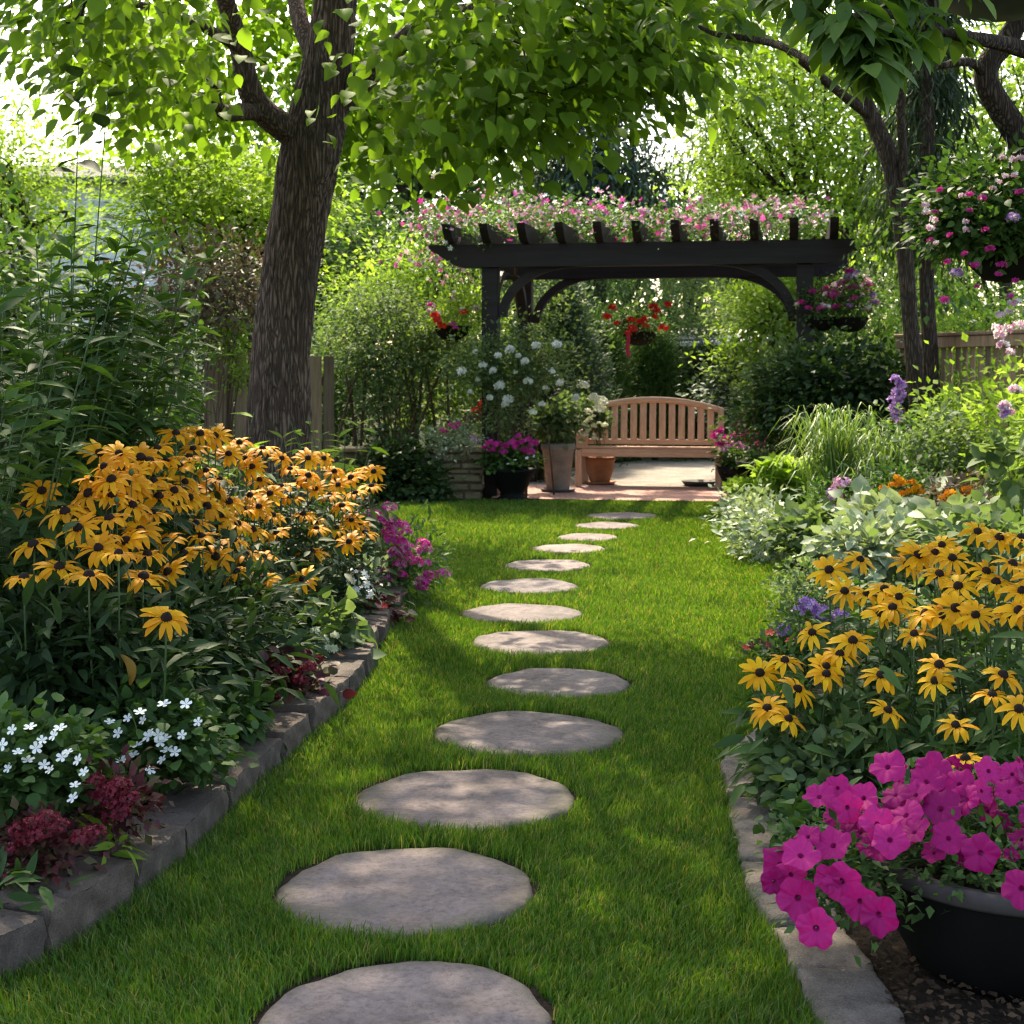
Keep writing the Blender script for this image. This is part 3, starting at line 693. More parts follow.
# --- generic tree from crown ellipsoids
def small_tree(name, label, base, lean, ells, T_, size, per, cr, leafm, seed, trunk_r=.09, barkm=None, group=None, droop=.2, up=.8, flat=.6, every=2, limbs=4, cat='tree', rnd=.7):
    barkm = barkm or M['bark_dark']; gg = np.random.default_rng(seed)
    t = thing(name, label, cat, base, 0, group); base = np.array(base)
    top = np.mean([e[0] for e in ells], 0) if True else None
    sp = spline([list(base) + [trunk_r * 1.25], list(base * .6 + np.array([lean[0], lean[1], lean[2]]) * .4) + [trunk_r], list(lean) + [trunk_r * .8], list(top + np.array([0, 0, .3])) + [trunk_r * .35]], 40)
    m = MB(); tube(m, sp[:, :3], sp[:, 3], 12, 0, True, .03, seed); m.build('trunk', barkm, t)
    sk = [sp[14:, :3]]; C = []; D = []
    for (c, r, n) in ells:
        c = np.array(c); P, dd = ell_points(gg, n, .4, -.75); P = P * np.array(r) + c; C.append(P); D.append(nrm(P - c + np.array([0, 0, .15])))
        for _ in range(limbs):
            e = c + rdir(gg, 1)[0] * np.array(r) * .7; a = sp[gg.integers(16, 34), :3]; mid = (a + e) / 2 + gg.normal(size=3) * .15
            ss = spline([list(a) + [trunk_r * .4], list(mid) + [trunk_r * .25], list(e) + [trunk_r * .08]], 12)
            m = MB(); tube(m, ss[:, :3], ss[:, 3], 7); m.build('branch', barkm, t); sk.append(ss[:, :3])
    crown(t, np.concatenate(sk), np.concatenate(C), np.concatenate(D), T_, size, per, cr, leafm, barkm, seed + 1, droop, up, flat, trunk_r * .2, every, rnd=rnd)
    reparent(t); return t
A3 = lambda px, py, d: np.array(at(px, py, d))
def gb(px, d, z=0.0): return np.array([(px - 512) * d / F_PX, d, z])
# yellow-green maple left of the trunk
small_tree('maple_tree', 'low yellow-green maple with layered leaves between the white house and the big trunk', gb(256, 14.5), A3(250, 270, 14.5),
           [(A3(185, 215, 14.3), (.75, .9, .62), 80), (A3(235, 205, 14.6), (.75, .9, .7), 60), (A3(160, 165, 14.4), (.42, .6, .40), 40), (A3(265, 260, 14.8), (.6, .7, .6), 34), (A3(305, 200, 15), (.6, .7, .6), 30)],
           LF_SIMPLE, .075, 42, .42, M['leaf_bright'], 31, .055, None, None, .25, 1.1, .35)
# far left light tree
small_tree('birch_tree', 'pale green airy tree behind the tall dark plants at the left edge', gb(20, 19), A3(25, 220, 19),
           [(A3(5, 175, 19), (.95, 1.2, 1.0), 90), (A3(40, 240, 19.5), (.7, 1, 1.0), 60), (A3(-60, 150, 19), (1.2, 1.2, 1.4), 60)], LF_SIMPLE, .085, 34, .6, M['leaf_bright'], 33, .08)
# right bright maple
small_tree('maple_tree', 'tall bright yellow-green maple with thin arching twigs behind the right end of the pergola', gb(815, 19.5), A3(815, 250, 19.5),
           [(A3(790, 120, 19), (1.35, 1.3, 1.2), 120), (A3(850, 200, 18.6), (.9, 1.1, 1.1), 90), (A3(740, 190, 19.8), (.75, .9, .8), 60), (A3(760, 60, 20), (1.2, 1.2, .8), 60), (A3(870, 60, 20), (1.5, 1.3, 1.2), 90), (A3(700, 50, 21), (.7, .8, .5), 20)],
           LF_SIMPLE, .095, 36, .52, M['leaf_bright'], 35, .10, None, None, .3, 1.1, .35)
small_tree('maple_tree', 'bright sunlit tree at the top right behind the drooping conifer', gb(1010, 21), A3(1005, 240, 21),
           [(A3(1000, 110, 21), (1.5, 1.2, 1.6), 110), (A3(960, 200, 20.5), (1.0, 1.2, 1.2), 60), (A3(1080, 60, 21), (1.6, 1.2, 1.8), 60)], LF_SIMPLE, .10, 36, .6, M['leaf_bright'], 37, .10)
small_tree('maple_tree', 'sunny yellow-green small tree under the right arch of the pergola', gb(775, 18.2), A3(772, 340, 18.2),
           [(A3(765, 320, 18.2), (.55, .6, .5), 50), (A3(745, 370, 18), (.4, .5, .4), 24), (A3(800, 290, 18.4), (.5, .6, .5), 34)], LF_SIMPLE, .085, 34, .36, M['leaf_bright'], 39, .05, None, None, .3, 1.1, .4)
# dark and blue-green trees far behind
small_tree('pine_tree', 'dark tree with a bare brown trunk far behind the left end of the pergola', gb(408, 25), A3(408, 210, 25),
           [(A3(395, 110, 25), (1.8, 1.5, 1.7), 120), (A3(430, 190, 25.5), (1.3, 1.2, .9), 70), (A3(340, 170, 26), (1.5, 1.2, 1.6), 70), (A3(480, 100, 26), (1.4, 1.2, 1.5), 70)], LF_SIMPLE, .13, 30, .7, M['leaf_mid'], 41, .15)
small_tree('spruce_tree', 'blue-green tree far behind the middle of the pergola', gb(600, 26), A3(600, 260, 26),
           [(A3(590, 150, 26), (1.2, 1.1, 1.3), 90), (A3(640, 190, 26), (.8, 1, .9), 50), (A3(560, 200, 26.5), (1.0, 1, 1.0), 50), (A3(610, 60, 27), (1.3, 1.2, 1.3), 60)], LF_NARROW, .20, 46, .6, M['leaf_blue'], 43, .12, None, None, .5)
small_tree('willow_tree', 'soft pale green drooping tree behind the gap of white sky', gb(690, 30), A3(690, 280, 30),
           [(A3(735, 150, 30), (1.0, 1.2, 1.7), 70), (A3(660, 235, 30), (1.3, 1.2, 1.1), 60), (A3(720, 260, 29), (1.0, 1, .9), 50)], LF_NARROW, .22, 40, .7, M['leaf_soft'], 45, .12, None, None, .7)
small_tree('linden_tree', 'light green rounded tree behind the fence and the big trunk', gb(330, 22), A3(330, 290, 22),
           [(A3(330, 240, 22), (1.3, 1.2, 1.2), 90), (A3(390, 280, 21), (1.1, 1, .9), 60), (A3(250, 300, 21), (1.1, 1, .9), 50)], LF_SIMPLE, .10, 36, .55, M['leaf_mid'], 47, .10)
small_tree('apple_tree', 'small sunny tree in soft focus behind the left end of the pergola beam', gb(430, 19), A3(430, 330, 19),
           [(A3(420, 285, 19), (.85, .8, .6), 70), (A3(470, 250, 19.5), (.6, .7, .4), 34), (A3(370, 300, 19), (.6, .7, .5), 34)], LF_SIMPLE, .075, 38, .42, M['leaf_bright'], 49, .06)
small_tree('cherry_tree', 'dark leafy tree filling the far left behind the tall plants', gb(-40, 13), A3(-30, 300, 13),
           [(A3(-20, 330, 13), (.9, .9, .9), 70), (A3(40, 360, 13.5), (.8, .8, .7), 50), (A3(-60, 260, 13), (.7, .9, .9), 40)], LF_OVATE, .10, 30, .5, M['leaf_mid'], 51, .07)
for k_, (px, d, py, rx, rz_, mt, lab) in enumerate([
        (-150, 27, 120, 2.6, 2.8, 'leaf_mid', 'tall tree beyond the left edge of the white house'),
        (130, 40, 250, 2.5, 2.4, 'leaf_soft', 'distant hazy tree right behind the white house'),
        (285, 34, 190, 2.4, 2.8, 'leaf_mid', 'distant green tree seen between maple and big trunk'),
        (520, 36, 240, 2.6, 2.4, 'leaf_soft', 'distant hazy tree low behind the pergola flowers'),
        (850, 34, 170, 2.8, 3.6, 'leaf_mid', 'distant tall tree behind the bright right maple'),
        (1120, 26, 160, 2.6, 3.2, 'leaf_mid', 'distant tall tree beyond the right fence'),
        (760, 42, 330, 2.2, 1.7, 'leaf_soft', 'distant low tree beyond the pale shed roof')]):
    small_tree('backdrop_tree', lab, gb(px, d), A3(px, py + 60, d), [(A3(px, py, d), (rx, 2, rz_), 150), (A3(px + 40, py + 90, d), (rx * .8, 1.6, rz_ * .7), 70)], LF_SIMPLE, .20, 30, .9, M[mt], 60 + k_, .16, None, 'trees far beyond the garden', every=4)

gg = np.random.default_rng(58); n_ = 15000; X_ = gg.uniform(-26, 26, n_); px_ = X_ / 48 * F_PX + 512
top_ = 6.6 + 1.0 * np.sin(X_ * .55) + .8 * np.sin(X_ * 1.3 + 1) - 2.0 * np.exp(-((px_ - 690) / 45) ** 2) - 1.6 * np.exp(-((px_ - 100) / 70) ** 2)
P_ = np.stack([X_, 48 + gg.uniform(-2, 2, n_), .2 + top_ * gg.uniform(0, 1, n_) ** .8], -1); m = MB()
scatter(m, LF_SIMPLE, P_, rdir(gg, n_) + np.array([0, -.2, -.3]), rdir(gg, n_) * .6 + np.array([0, -.5, .7]), gg.uniform(.3, .6, n_))
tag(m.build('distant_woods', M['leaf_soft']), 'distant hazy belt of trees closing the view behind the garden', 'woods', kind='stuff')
# --- two slim trunks at the right with a drooping conifer
t = thing('slender_tree', 'slim dark-barked tree leaning left with a curved trunk by the right fence', 'tree', gb(929, 13.2))
s1 = limb(t, 'trunk', [(922, 520, 13.2, 11), (919, 430, 13.2, 8.5), (912, 340, 13.2, 7.8), (905, 255, 13.2, 8.5), (898, 200, 13.2, 9), (888, 155, 13.2, 9), (872, 118, 13.2, 8.5), (850, 70, 13.2, 8), (815, 20, 13.2, 6), (780, -60, 13, 4)], M['bark_dark'], 20, 80, .03, 70)
b1 = limb(t, 'branch', [(899, 200, 13.2, 5), (903, 160, 13.1, 4.5), (901, 110, 13, 4), (905, 40, 12.8, 3)], M['bark_dark'], 8, 24, .03, 71)
b2 = limb(t, 'branch', [(872, 118, 13.2, 5), (830, 85, 12.9, 4.5), (780, 45, 12.5, 4), (735, 28, 12.2, 3), (700, 10, 12, 2)], M['bark_dark'], 8, 24, .03, 72)
gg = np.random.default_rng(73); C = [A3(gg.uniform(680, 900), gg.uniform(-120, 35), gg.uniform(12, 14)) for _ in range(45)] + [A3(gg.uniform(885, 955), gg.uniform(210, 315), gg.uniform(13.3, 14.3)) for _ in range(22)]
C = np.array(C); crown(t, np.concatenate([s1[30:, :3], b1[:, :3], b2[:, :3]]), C, nrm(C - A3(830, 60, 13.5)), LF_SIMPLE, .08, 26, .34, M['leaf_mid'], M['bark_dark'], 74, .4, 1, .45); reparent(t)
t = thing('cypress_tree', 'drooping dark grey-green conifer with straight trunk next to the slim leaning tree', 'tree', gb(939, 13.6))
s1 = limb(t, 'trunk', [(938, 510, 13.6, 10), (935, 435, 13.6, 8.2), (930, 350, 13.6, 7.5), (927, 290, 13.6, 7.5), (927, 200, 13.6, 8), (928, 80, 13.6, 6), (930, -60, 13.6, 3)], M['bark_dark'], 18, 60, .03, 75)
gg = np.random.default_rng(76); C = []; 
for _ in range(150):
    f = gg.uniform(0, 1); py = -60 + 310 * f; px = 926 + gg.normal() * (10 + 9 * f); C.append(A3(px, py, 13.9 + gg.normal() * .25))
C = np.array(C); D = nrm(np.stack([C[:, 0] - C[:, 0].mean(), C[:, 1] - 13.6, np.full(len(C), -.6)], -1))
crown(t, s1[10:, :3], C, D, LF_NARROW, .12, 60, .26, M['leaf_yewdark'], M['bark_dark'], 77, 1.1, .3, 1.3, .012, 2); reparent(t)

# --- near tree whose branches enter at the top right
t = thing('magnolia_tree', 'dark curved tree reaching in from the right with large glossy leaves at the top', 'tree', gb(1260, 6.2))
s0 = limb(t, 'trunk', [(1262, 720, 6.2, 46), (1258, 600, 6.2, 38), (1248, 400, 6.2, 34), (1236, 200, 6.2, 30), (1215, 60, 6.2, 26), (1190, -80, 6.1, 20), (1150, -300, 6, 14)], M['bark_dark'], 24, 60, .03, 80)
s1 = limb(t, 'branch', [(1215, 80, 6.2, 16), (1120, 75, 5.7, 11), (1040, 54, 5.2, 9), (1000, 43, 5, 7.5), (960, 36, 4.8, 6), (915, 26, 4.6, 5), (880, 12, 4.5, 4.5), (850, 18, 4.4, 3.5)], M['bark_dark'], 12, 40, .05, 81)
s2 = limb(t, 'branch', [(1240, 260, 6.2, 18), (1120, 230, 6.5, 16), (1060, 200, 6.8, 15), (1028, 150, 7, 14), (1000, 108, 7, 13), (986, 78, 7, 12.5), (992, 58, 7, 11.5), (1008, 40, 7, 10.5), (1022, 5, 7, 9), (1030, -60, 7, 7)], M['bark_dark'], 14, 60, .06, 82)
s3 = limb(t, 'branch', [(986, 78, 7, 6), (975, 64, 6.9, 5), (960, 62, 6.8, 4.5), (940, 66, 6.7, 3)], M['bark_dark'], 8, 16, .03, 83)
s4 = limb(t, 'branch', [(932, 30, 4.7, 3.5), (936, 15, 4.7, 3.5), (930, -8, 4.7, 3.5), (910, -50, 4.7, 3)], M['bark_dark'], 8, 16, .03, 84)
s5 = limb(t, 'branch', [(870, 12, 4.45, 3.5), (820, 60, 5.2, 3.5), (805, 58, 5.6, 3.5), (775, 44, 6, 4), (740, 37, 6.3, 3.2), (715, 34, 6.5, 2.6), (690, 22, 6.6, 2)], M['bark_dark'], 8, 30, .03, 85)
m = MB(); gg = np.random.default_rng(86)
def rosette(c, n, size, down=.6):
    a = gg.uniform(0, 6.28, n); D = np.stack([np.cos(a), np.sin(a) * .8, -down - gg.uniform(-.5, .6, n)], -1)
    N = np.stack([np.cos(a) * .4, np.sin(a) * .4 - .2, np.full(n, 1.0)], -1) + gg.normal(size=(n, 3)) * .3
    scatter(m, LF_BIG, np.array(c) + gg.normal(size=(n, 3)) * .025, D, N, size * gg.uniform(.7, 1.15, n))
LF_BIG = leaf_t([(.1, .11), (.28, .2), (.5, .235), (.72, .18), (.88, .09)], .22, .3)
for px, py, d, n, s_ in [(868, 35, 4.4, 14, .19), (850, 22, 4.35, 12, .18), (885, 30, 4.5, 12, .18), (830, 15, 4.4, 10, .16), (905, 40, 4.55, 10, .16), (878, 60, 4.35, 9, .2), (855, 50, 4.4, 8, .18), (800, 5, 4.5, 8, .15), (925, 20, 4.6, 8, .15), (780, -8, 4.6, 9, .15), (845, -20, 4.5, 14, .17), (900, -15, 4.6, 12, .16), (955, 30, 4.75, 6, .15), (870, 80, 4.35, 3, .17), (815, -25, 4.6, 10, .16), (940, -30, 4.7, 10, .16), (760, -40, 4.9, 10, .16), (1000, -60, 5, 12, .17), (680, -60, 5.6, 12, .15), (720, -50, 5.2, 12, .15), (655, 20, 6.5, 7, .13), (690, 15, 6.4, 7, .13), (730, 20, 6.2, 8, .13)]:
    rosette(A3(px, py, d), int(n * 1.7), s_ * .68); rosette(A3(px + gg.normal() * 14, py + gg.normal() * 12, d + .1), int(n * .9), s_ * .62)
m.build('crown', [leaf_mat('magnolia leaf', (.055, .11, .022), (.085, .16, .03), (.14, .22, .05), .45, .5, .3, 2, (1.4, 1.4, .5))], t)
# the rest of its crown, overhead
P, dd = ell_points(gg, 170, .5); P = P * np.array([2.6, 2.8, 1.5]) + np.array([2.6, 5.2, 5.0])
P = P[(HY - (P[:, 2] - CAM_H) * F_PX / np.maximum(P[:, 1], .5)) < -90]
crown(t, np.concatenate([s0[20:, :3], s1[:, :3]]), P, nrm(P - np.array([2.8, 6, 3.5])), LF_OVATE, .16, 22, .6, M['leaf_canopy'], M['bark_dark'], 87, .4, 1, .5, .016, name='upper_crown'); reparent(t)

# ------------------------------------------------------------------ white house, shed, fences
t = thing('white_house', 'pale clapboard neighbour house far behind the trees at the upper left', 'house', gb(70, 30)); t.rotation_euler.z = 0
m = MB(); box(m, (-1.0, 1.5, 2.5), (6.0, 4.0, 5.0), 0, .01)
for k_ in range(33): box(m, (-1.0, -.5075, .12 + k_ * .15), (6.0, .015, .142), 0, .004, 0, R(-4))
m.build('wall', M['white_paint'], t, False)
m = MB(); m.add([(-4.3, -.9, 5.05), (2.3, -.9, 5.05), (2.3, 1.5, 5.6), (-4.3, 1.5, 5.6), (2.3, 3.9, 5.05), (-4.3, 3.9, 5.05), (-4.3, -.9, 4.95), (2.3, -.9, 4.95), (2.3, 3.9, 4.95), (-4.3, 3.9, 4.95)], {4: [(0, 1, 2, 3), (3, 2, 4, 5), (6, 7, 1, 0), (5, 4, 8, 9), (9, 8, 7, 6)], 3: [(1, 4, 2), (0, 3, 5)]}); m.build('roof', M['roof'], t, False)
for wx_ in (-2.6,):
    m = MB(); 
    for (c, s_) in (((wx_, -.53, 3.95), (1.1, .06, .1)), ((wx_, -.53, 2.45), (1.1, .08, .1)), ((wx_ - .5, -.53, 3.2), (.1, .06, 1.4)), ((wx_ + .5, -.53, 3.2), (.1, .06, 1.4)), ((wx_, -.53, 3.2), (.9, .05, .06))): box(m, c, s_)
    w_ = m.build('window', M['white_paint'], t); m = MB(); box(m, (wx_, -.515, 3.2), (.9, .02, 1.4)); m.build('pane', M['glass'], w_)
for k_ in (1.94,):
    m = MB(); box(m, (k_, -.54, 2.5), (.12, .05, 5.0)); m.build('corner_board', M['white_paint'], t)
t = thing('garden_shed', 'low brown shed with a pale sunlit roof in the distance under the pergola', 'shed', gb(722, 24))
m = MB(); box(m, (-.28, .8, .9), (.9, 1.6, 1.8), 0, .01); m.build('wall', M['brown_wall'], t)
m = MB(); m.add([(-.95, -.25, 1.72), (.75, -.25, 1.78), (.75, 1.9, 2.02), (-.45, 1.9, 2.02), (-.95, -.25, 1.66), (.75, -.25, 1.72), (.75, 1.9, 1.96), (-.45, 1.9, 1.96)], {4: [(0, 1, 2, 3), (4, 7, 6, 5), (0, 4, 5, 1), (1, 5, 6, 2), (2, 6, 7, 3), (3, 7, 4, 0)]}); m.build('roof', M['stucco'], t, False)
# left fence of upright boards
t = thing('board_fence', 'weathered upright board fence behind the big tree trunk', 'fence', gb(222, 13.8))
m = MB(); gg = np.random.default_rng(90); x = .0
while x < .96:
    w_ = gg.uniform(.085, .115); box(m, (x + w_ / 2, .05 + gg.normal() * .004, .74 + gg.normal() * .015), (w_, .022, 1.42), 0, .004); x += w_ + gg.uniform(.008, .022)
m.build('board_panel', M['fence'], t, False)
m = MB(); box(m, (-.055, .0, .72), (.20, .13, 1.44), 0, .012); m.build('post', M['fence'], t, False)
for z_ in (.35, 1.2):
    m = MB(); box(m, (.5, .095, z_), (.98, .05, .09)); m.build('rail', M['fence'], t, False)
t = thing('board_fence', 'run of board fence left of the fence post, behind the tall leafy plants', 'fence', gb(0, 14.0))
m = MB(); x = -2.0
while x < 1.75:
    w_ = gg.uniform(.085, .115); box(m, (x + w_ / 2, .02 + gg.normal() * .004, .74 + gg.normal() * .015), (w_, .022, 1.42), 0, .004); x += w_ + gg.uniform(.008, .022)
m.build('board_panel', M['fence'], t, False)
# right picket fence running away from the viewer
t = thing('picket_fence', 'red-brown picket fence with a broad top rail along the right bed', 'fence', (3.45, 15.4, 0)); t.rotation_euler.z = math.atan2(-.95, .312)
m = MB(); x = 1.0; gg = np.random.default_rng(91)
while x < 7.2:
    box(m, (x, .0, .79 + gg.normal() * .006), (.058, .022, 1.46), 0, .004, 0, 0, gg.normal() * .006); x += .112
m.build('picket_panel', M['fence_r'], t, False)
for z_, h_ in ((1.555, .10), (.35, .08)):
    m = MB(); box(m, (4.1, .030, z_), (6.3, .035, h_)); (box(m, (4.1, -.030, z_), (6.3, .035, h_)) if z_ > 1 else None); m.build('rail', M['fence_r'], t, False)
m = MB(); box(m, (4.1, 0, 1.626), (6.3, .13, .035), 0, .006); m.build('cap_rail', M['fence_r'], t, False)
for k_ in range(4):
    m = MB(); box(m, (1.0 + k_ * 2.05, .100, .80), (.10, .10, 1.60), 0, .008); m.build('post', M['fence_r'], t, False)

# ------------------------------------------------------------------ pergola
PO = Vector((-.216, 15.4, 0)); U = Vector((math.cos(PA), math.sin(PA), 0)); W = Vector((-math.sin(PA), math.cos(PA), 0))
def pg(x, y, z): return PO + U * x + W * y + Vector((0, 0, z))
t = thing('pergola', 'black-brown timber pergola with curved braces over the bench', 'pergola', PO, PA)
PW, PD = 3.163, 2.0
for x, y in ((0, 0), (PW, 0), (0, PD), (PW, PD)):
    m = MB(); box(m, (x, y, 1.172), (.165, .165, 2.345), 0, .008); m.build('post', M['pergola'], t, False)
def prism(m, poly, y0, y1):
    n = len(poly); V = [(x, y0, z) for x, z in poly] + [(x, y1, z) for x, z in poly]
    m.add(V, {n: [list(range(n)), list(range(2 * n - 1, n - 1, -1))], 4: [(i, i + n, (i + 1) % n + n, (i + 1) % n) for i in range(n)]})
bp = [(-.64, 2.58), (-.62, 2.535), (-.36, 2.372), (-.28, 2.348), (PW + .25, 2.348), (PW + .33, 2.372), (PW + .47, 2.48), (PW + .48, 2.58)]
for y0 in (-.125, PD - .06):
    m = MB(); prism(m, bp, y0, y0 + .185); m.build('beam', M['pergola'], t, False)
rx_ = [-.40, -.06, .28, .63, .97, 1.30, 1.65, 2.0, 2.36, 2.75, 3.10]
rx_ = [-.38 + k_ * .382 for k_ in range(11)]
for x in rx_:
    prf = [(-.42, 2.765), (-.40, 2.72), (-.30, 2.635), (-.20, 2.583), (PD + .3, 2.583), (PD + .45, 2.66), (PD + .5, 2.765)]
    m = MB(); n = len(prf); V = [(x - .042, y, z) for y, z in prf] + [(x + .042, y, z) for y, z in prf]
    m.add(V, {n: [list(range(n))[::-1], list(range(n, 2 * n))], 4: [((i + 1) % n, (i + 1) % n + n, i + n, i) for i in range(n)]}); m.build('rafter', M['pergola'], t, False)
def brace(x, y, ax, sgn, L=.72, H=.50, th=.085, wd=.09):
    m = MB(); N = 18; a = np.linspace(0, math.pi / 2, N)
    lo = np.stack([th + L * (1 - np.cos(a)), 2.343 - H + H * np.sin(a)], -1)
    tv = np.stack([L * np.sin(a), H * np.cos(a)], -1); tv /= np.linalg.norm(tv, axis=1)[:, None]
    up_ = lo + np.stack([-tv[:, 1], tv[:, 0]], -1) * th; up_[:, 0] = np.maximum(up_[:, 0], 0); up_[:, 1] = np.minimum(up_[:, 1], 2.345)
    V = []
    for (u, z), (u2, z2) in zip(up_, lo):
        for w_ in (-wd / 2, wd / 2):
            for (uu, zz) in ((u, z), (u2, z2)):
                p = [x, y, zz]; p[ax] += sgn * (uu + .0835); p[1 - ax] += w_; V.append(p)
    q_ = []
    for i in range(N - 1):
        b = 4 * i; q_ += [(b, b + 1, b + 5, b + 4), (b + 3, b + 2, b + 6, b + 7), (b + 2, b, b + 4, b + 6), (b + 1, b + 3, b + 7, b + 5)]
    e = 4 * (N - 1); q_ += [(0, 2, 3, 1), (e, e + 1, e + 3, e + 2)]
    m.add(V, {4: q_}); m.build('brace', M['pergola'], t, False)
for y in (0, PD):
    brace(0, y, 0, 1); brace(PW, y, 0, -1)
for x in (0, PW):
    brace(x, 0, 1, 1); brace(x, PD, 1, -1)
# flowering climber on top
t = thing('clematis_vine', 'pink flowering climber spread over the top of the pergola', 'climbing plant', pg(0, .6, 2.85), PA)
gg = np.random.default_rng(95); C = []
for _ in range(380):
    x = gg.uniform(-.75, 3.3); f = np.clip(1.2 - .22 * abs(x - 1.0), .3, 1); z = 2.80 + gg.uniform(-.04, .14 + .09 * math.sin(x * 2.2 + .6) * f) * (1 if x < 2.6 else .55)
    y = gg.uniform(-.36, 1.5); C.append(pg(x, y, z))
for _ in range(60): C.append(pg(gg.uniform(-1.0, -.45), gg.uniform(-.2, 1.6), gg.uniform(2.35, 2.95)))
C = np.array([list(c) for c in C]); Dn = nrm(rdir(gg, len(C)) + np.array([0, -.4, .3]))
m = MB(); clump_leaves(m, LF_SIMPLE, gg, C, Dn, 24, .30, .052, 0, .8, .2, .8, .6)
sp = spline([pg(.12, 2.0, 0), pg(.14, 1.95, 1.2), pg(-.1, 1.9, 2.2), pg(.2, 1.4, 2.9), pg(1.2, .9, 2.9), pg(2.4, .7, 2.88), pg(3.2, .5, 2.86)], 50); tube(m, sp, .018, 6, 1)
m.build('foliage', [M['leaf_mid'], M['stem_brown']], t)
m = MB(); 
for mt_, n in ((0, 560), (1, 330), (2, 150)):
    idx = gg.integers(0, len(C), n); P = C[idx] + gg.normal(size=(n, 3)) * np.array([.13, .12, .08]) + np.array([0, -.06, .03]); scatter(m, FLOWER5, P, rdir(gg, n), nrm(rdir(gg, n) * .6 + np.array([0, -.7, .5])), gg.uniform(.022, .036, n), mt_)
tag(m.build('blossoms', [M['palepink'], M['pink'], M['white']], t), kind='stuff'); reparent(t)

# ------------------------------------------------------------------ bench
BO = Vector((.735, 16.55, .014))
t = thing('garden_bench', 'reddish-brown wooden slatted bench with an arched back on the brick patio', 'bench', BO, PA)
BW, BD = 1.53, .50
def bpart(name, items, mt):
    m = MB()
    for it in items: box(m, *it)
    return m.build(name, mt, t, False)
for x in (0, BW):
    bpart('leg', [((x, 0, .20), (.068, .068, .40), 0, .006)], M['teak_z'])
for x in (0, BW):
    m = MB(); b_ = .012
    box(m, (x, BD, .22), (.066, .066, .44), 0, .006); box(m, (x, BD + .035, .62), (.066, .06, .42), 0, .006, 0, R(-9)); m.build('leg', M['teak_z'], t, False)
bpart('seat', [((BW / 2, -.0 + .012 + k_ * .083, .438 - .004 * k_), (BW + .05, .074, .024), 0, .006) for k_ in range(6)], M['teak_x'])
bpart('apron', [((BW / 2, -.012, .378), (BW - .07, .03, .088), 0, .005)], M['teak_x'])
bpart('rear_apron', [((BW / 2, BD, .375), (BW - .07, .03, .08), 0, .005)], M['teak_x'])
for x in (0, BW): bpart('side_rail', [((x, BD / 2, .36), (.03, BD - .07, .08), 0, .005)], M['teak_x'])
zt = lambda x: .80 + .115 * (1 - ((x - BW / 2) / (BW / 2)) ** 2)
yb = lambda z: BD + .03 + .12 * (z - .42)
m = MB(); N = 26; V = []
for i in range(N):
    x = -.033 + (BW + .066) * i / (N - 1); z = zt(x)
    for dz in (0, .068):
        for dy in (-.022, .022): V.append((x, yb(z) + dy, z + dz))
q_ = []
for i in range(N - 1):
    b = 4 * i; q_ += [(b, b + 4, b + 6, b + 2)[::-1], (b + 1, b + 5, b + 7, b + 3), (b + 2, b + 6, b + 7, b + 3)[::-1], (b, b + 4, b + 5, b + 1)]
e = 4 * (N - 1); q_ += [(0, 1, 3, 2), (e, e + 2, e + 3, e + 1)]
m.add(V, {4: q_}); m.build('top_rail', M['teak_x'], t)
bpart('lower_back_rail', [((BW / 2, yb(.47), .475), (BW - .07, .034, .06), 0, .005)], M['teak_x'])
for k_ in range(13):
    x = .115 + (BW - .23) * k_ / 12; z1 = zt(x) + .01; h_ = z1 - .49
    m = MB(); box(m, (x, yb(.49 + h_ / 2), .49 + h_ / 2), (.074, .016, h_), 0, .004, 0, R(-6.8)); m.build('back_slat', M['teak_z'], t, False)
for x in (0, BW):
    bpart('armrest', [((x, BD / 2 - .02, .60), (.062, BD + .07, .03), 0, .008)], M['teak_x'])
    bpart('arm_support', [((x, .02, .51), (.055, .055, .15), 0, .005)], M['teak_z'])

# low stone planter wall by the pergola
t = thing('stone_planter', 'low dry-stone raised bed wall of stacked tan stones left of the black urn', 'planter', (-.9, 14.95, 0))
gg = np.random.default_rng(97); 
x0, x1 = -.06, .62
z = 0.0; first = True
cap = MB(); wallm = MB()
while z < .40:
    h_ = gg.uniform(.045, .115); x = x0 - .75
    while x < x1 - .02:
        w_ = min(gg.uniform(.11, .40), x1 - x); hh = h_ - .008
        box(wallm, (x + w_ / 2, .14 + gg.normal() * .010, z + hh / 2), (w_ - .010, .28, hh - gg.uniform(0, .012)), gg.normal() * .02, .02); x += w_
    z += h_
box(wallm, (x0 - .1 + .0, .16, .2), (1.36, .2, .38), 0, .01)
wallm.build('stone_wall', M['wallstone'], t, False)
x = x0 - .78
while x < x1:
    w_ = gg.uniform(.26, .4); w_ = min(w_, x1 + .04 - x); box(cap, (x + w_ / 2, .13, z + .024), (w_ - .006, .36, .045), gg.normal() * .01, .012); x += w_
cap.build('cap_stones', M['wallstone'], t, False)
m = MB(); box(m, (-.1, .9, .21), (1.3, 1.2, .40), 0, .02); m.build('soil_fill', M['soil'], t)
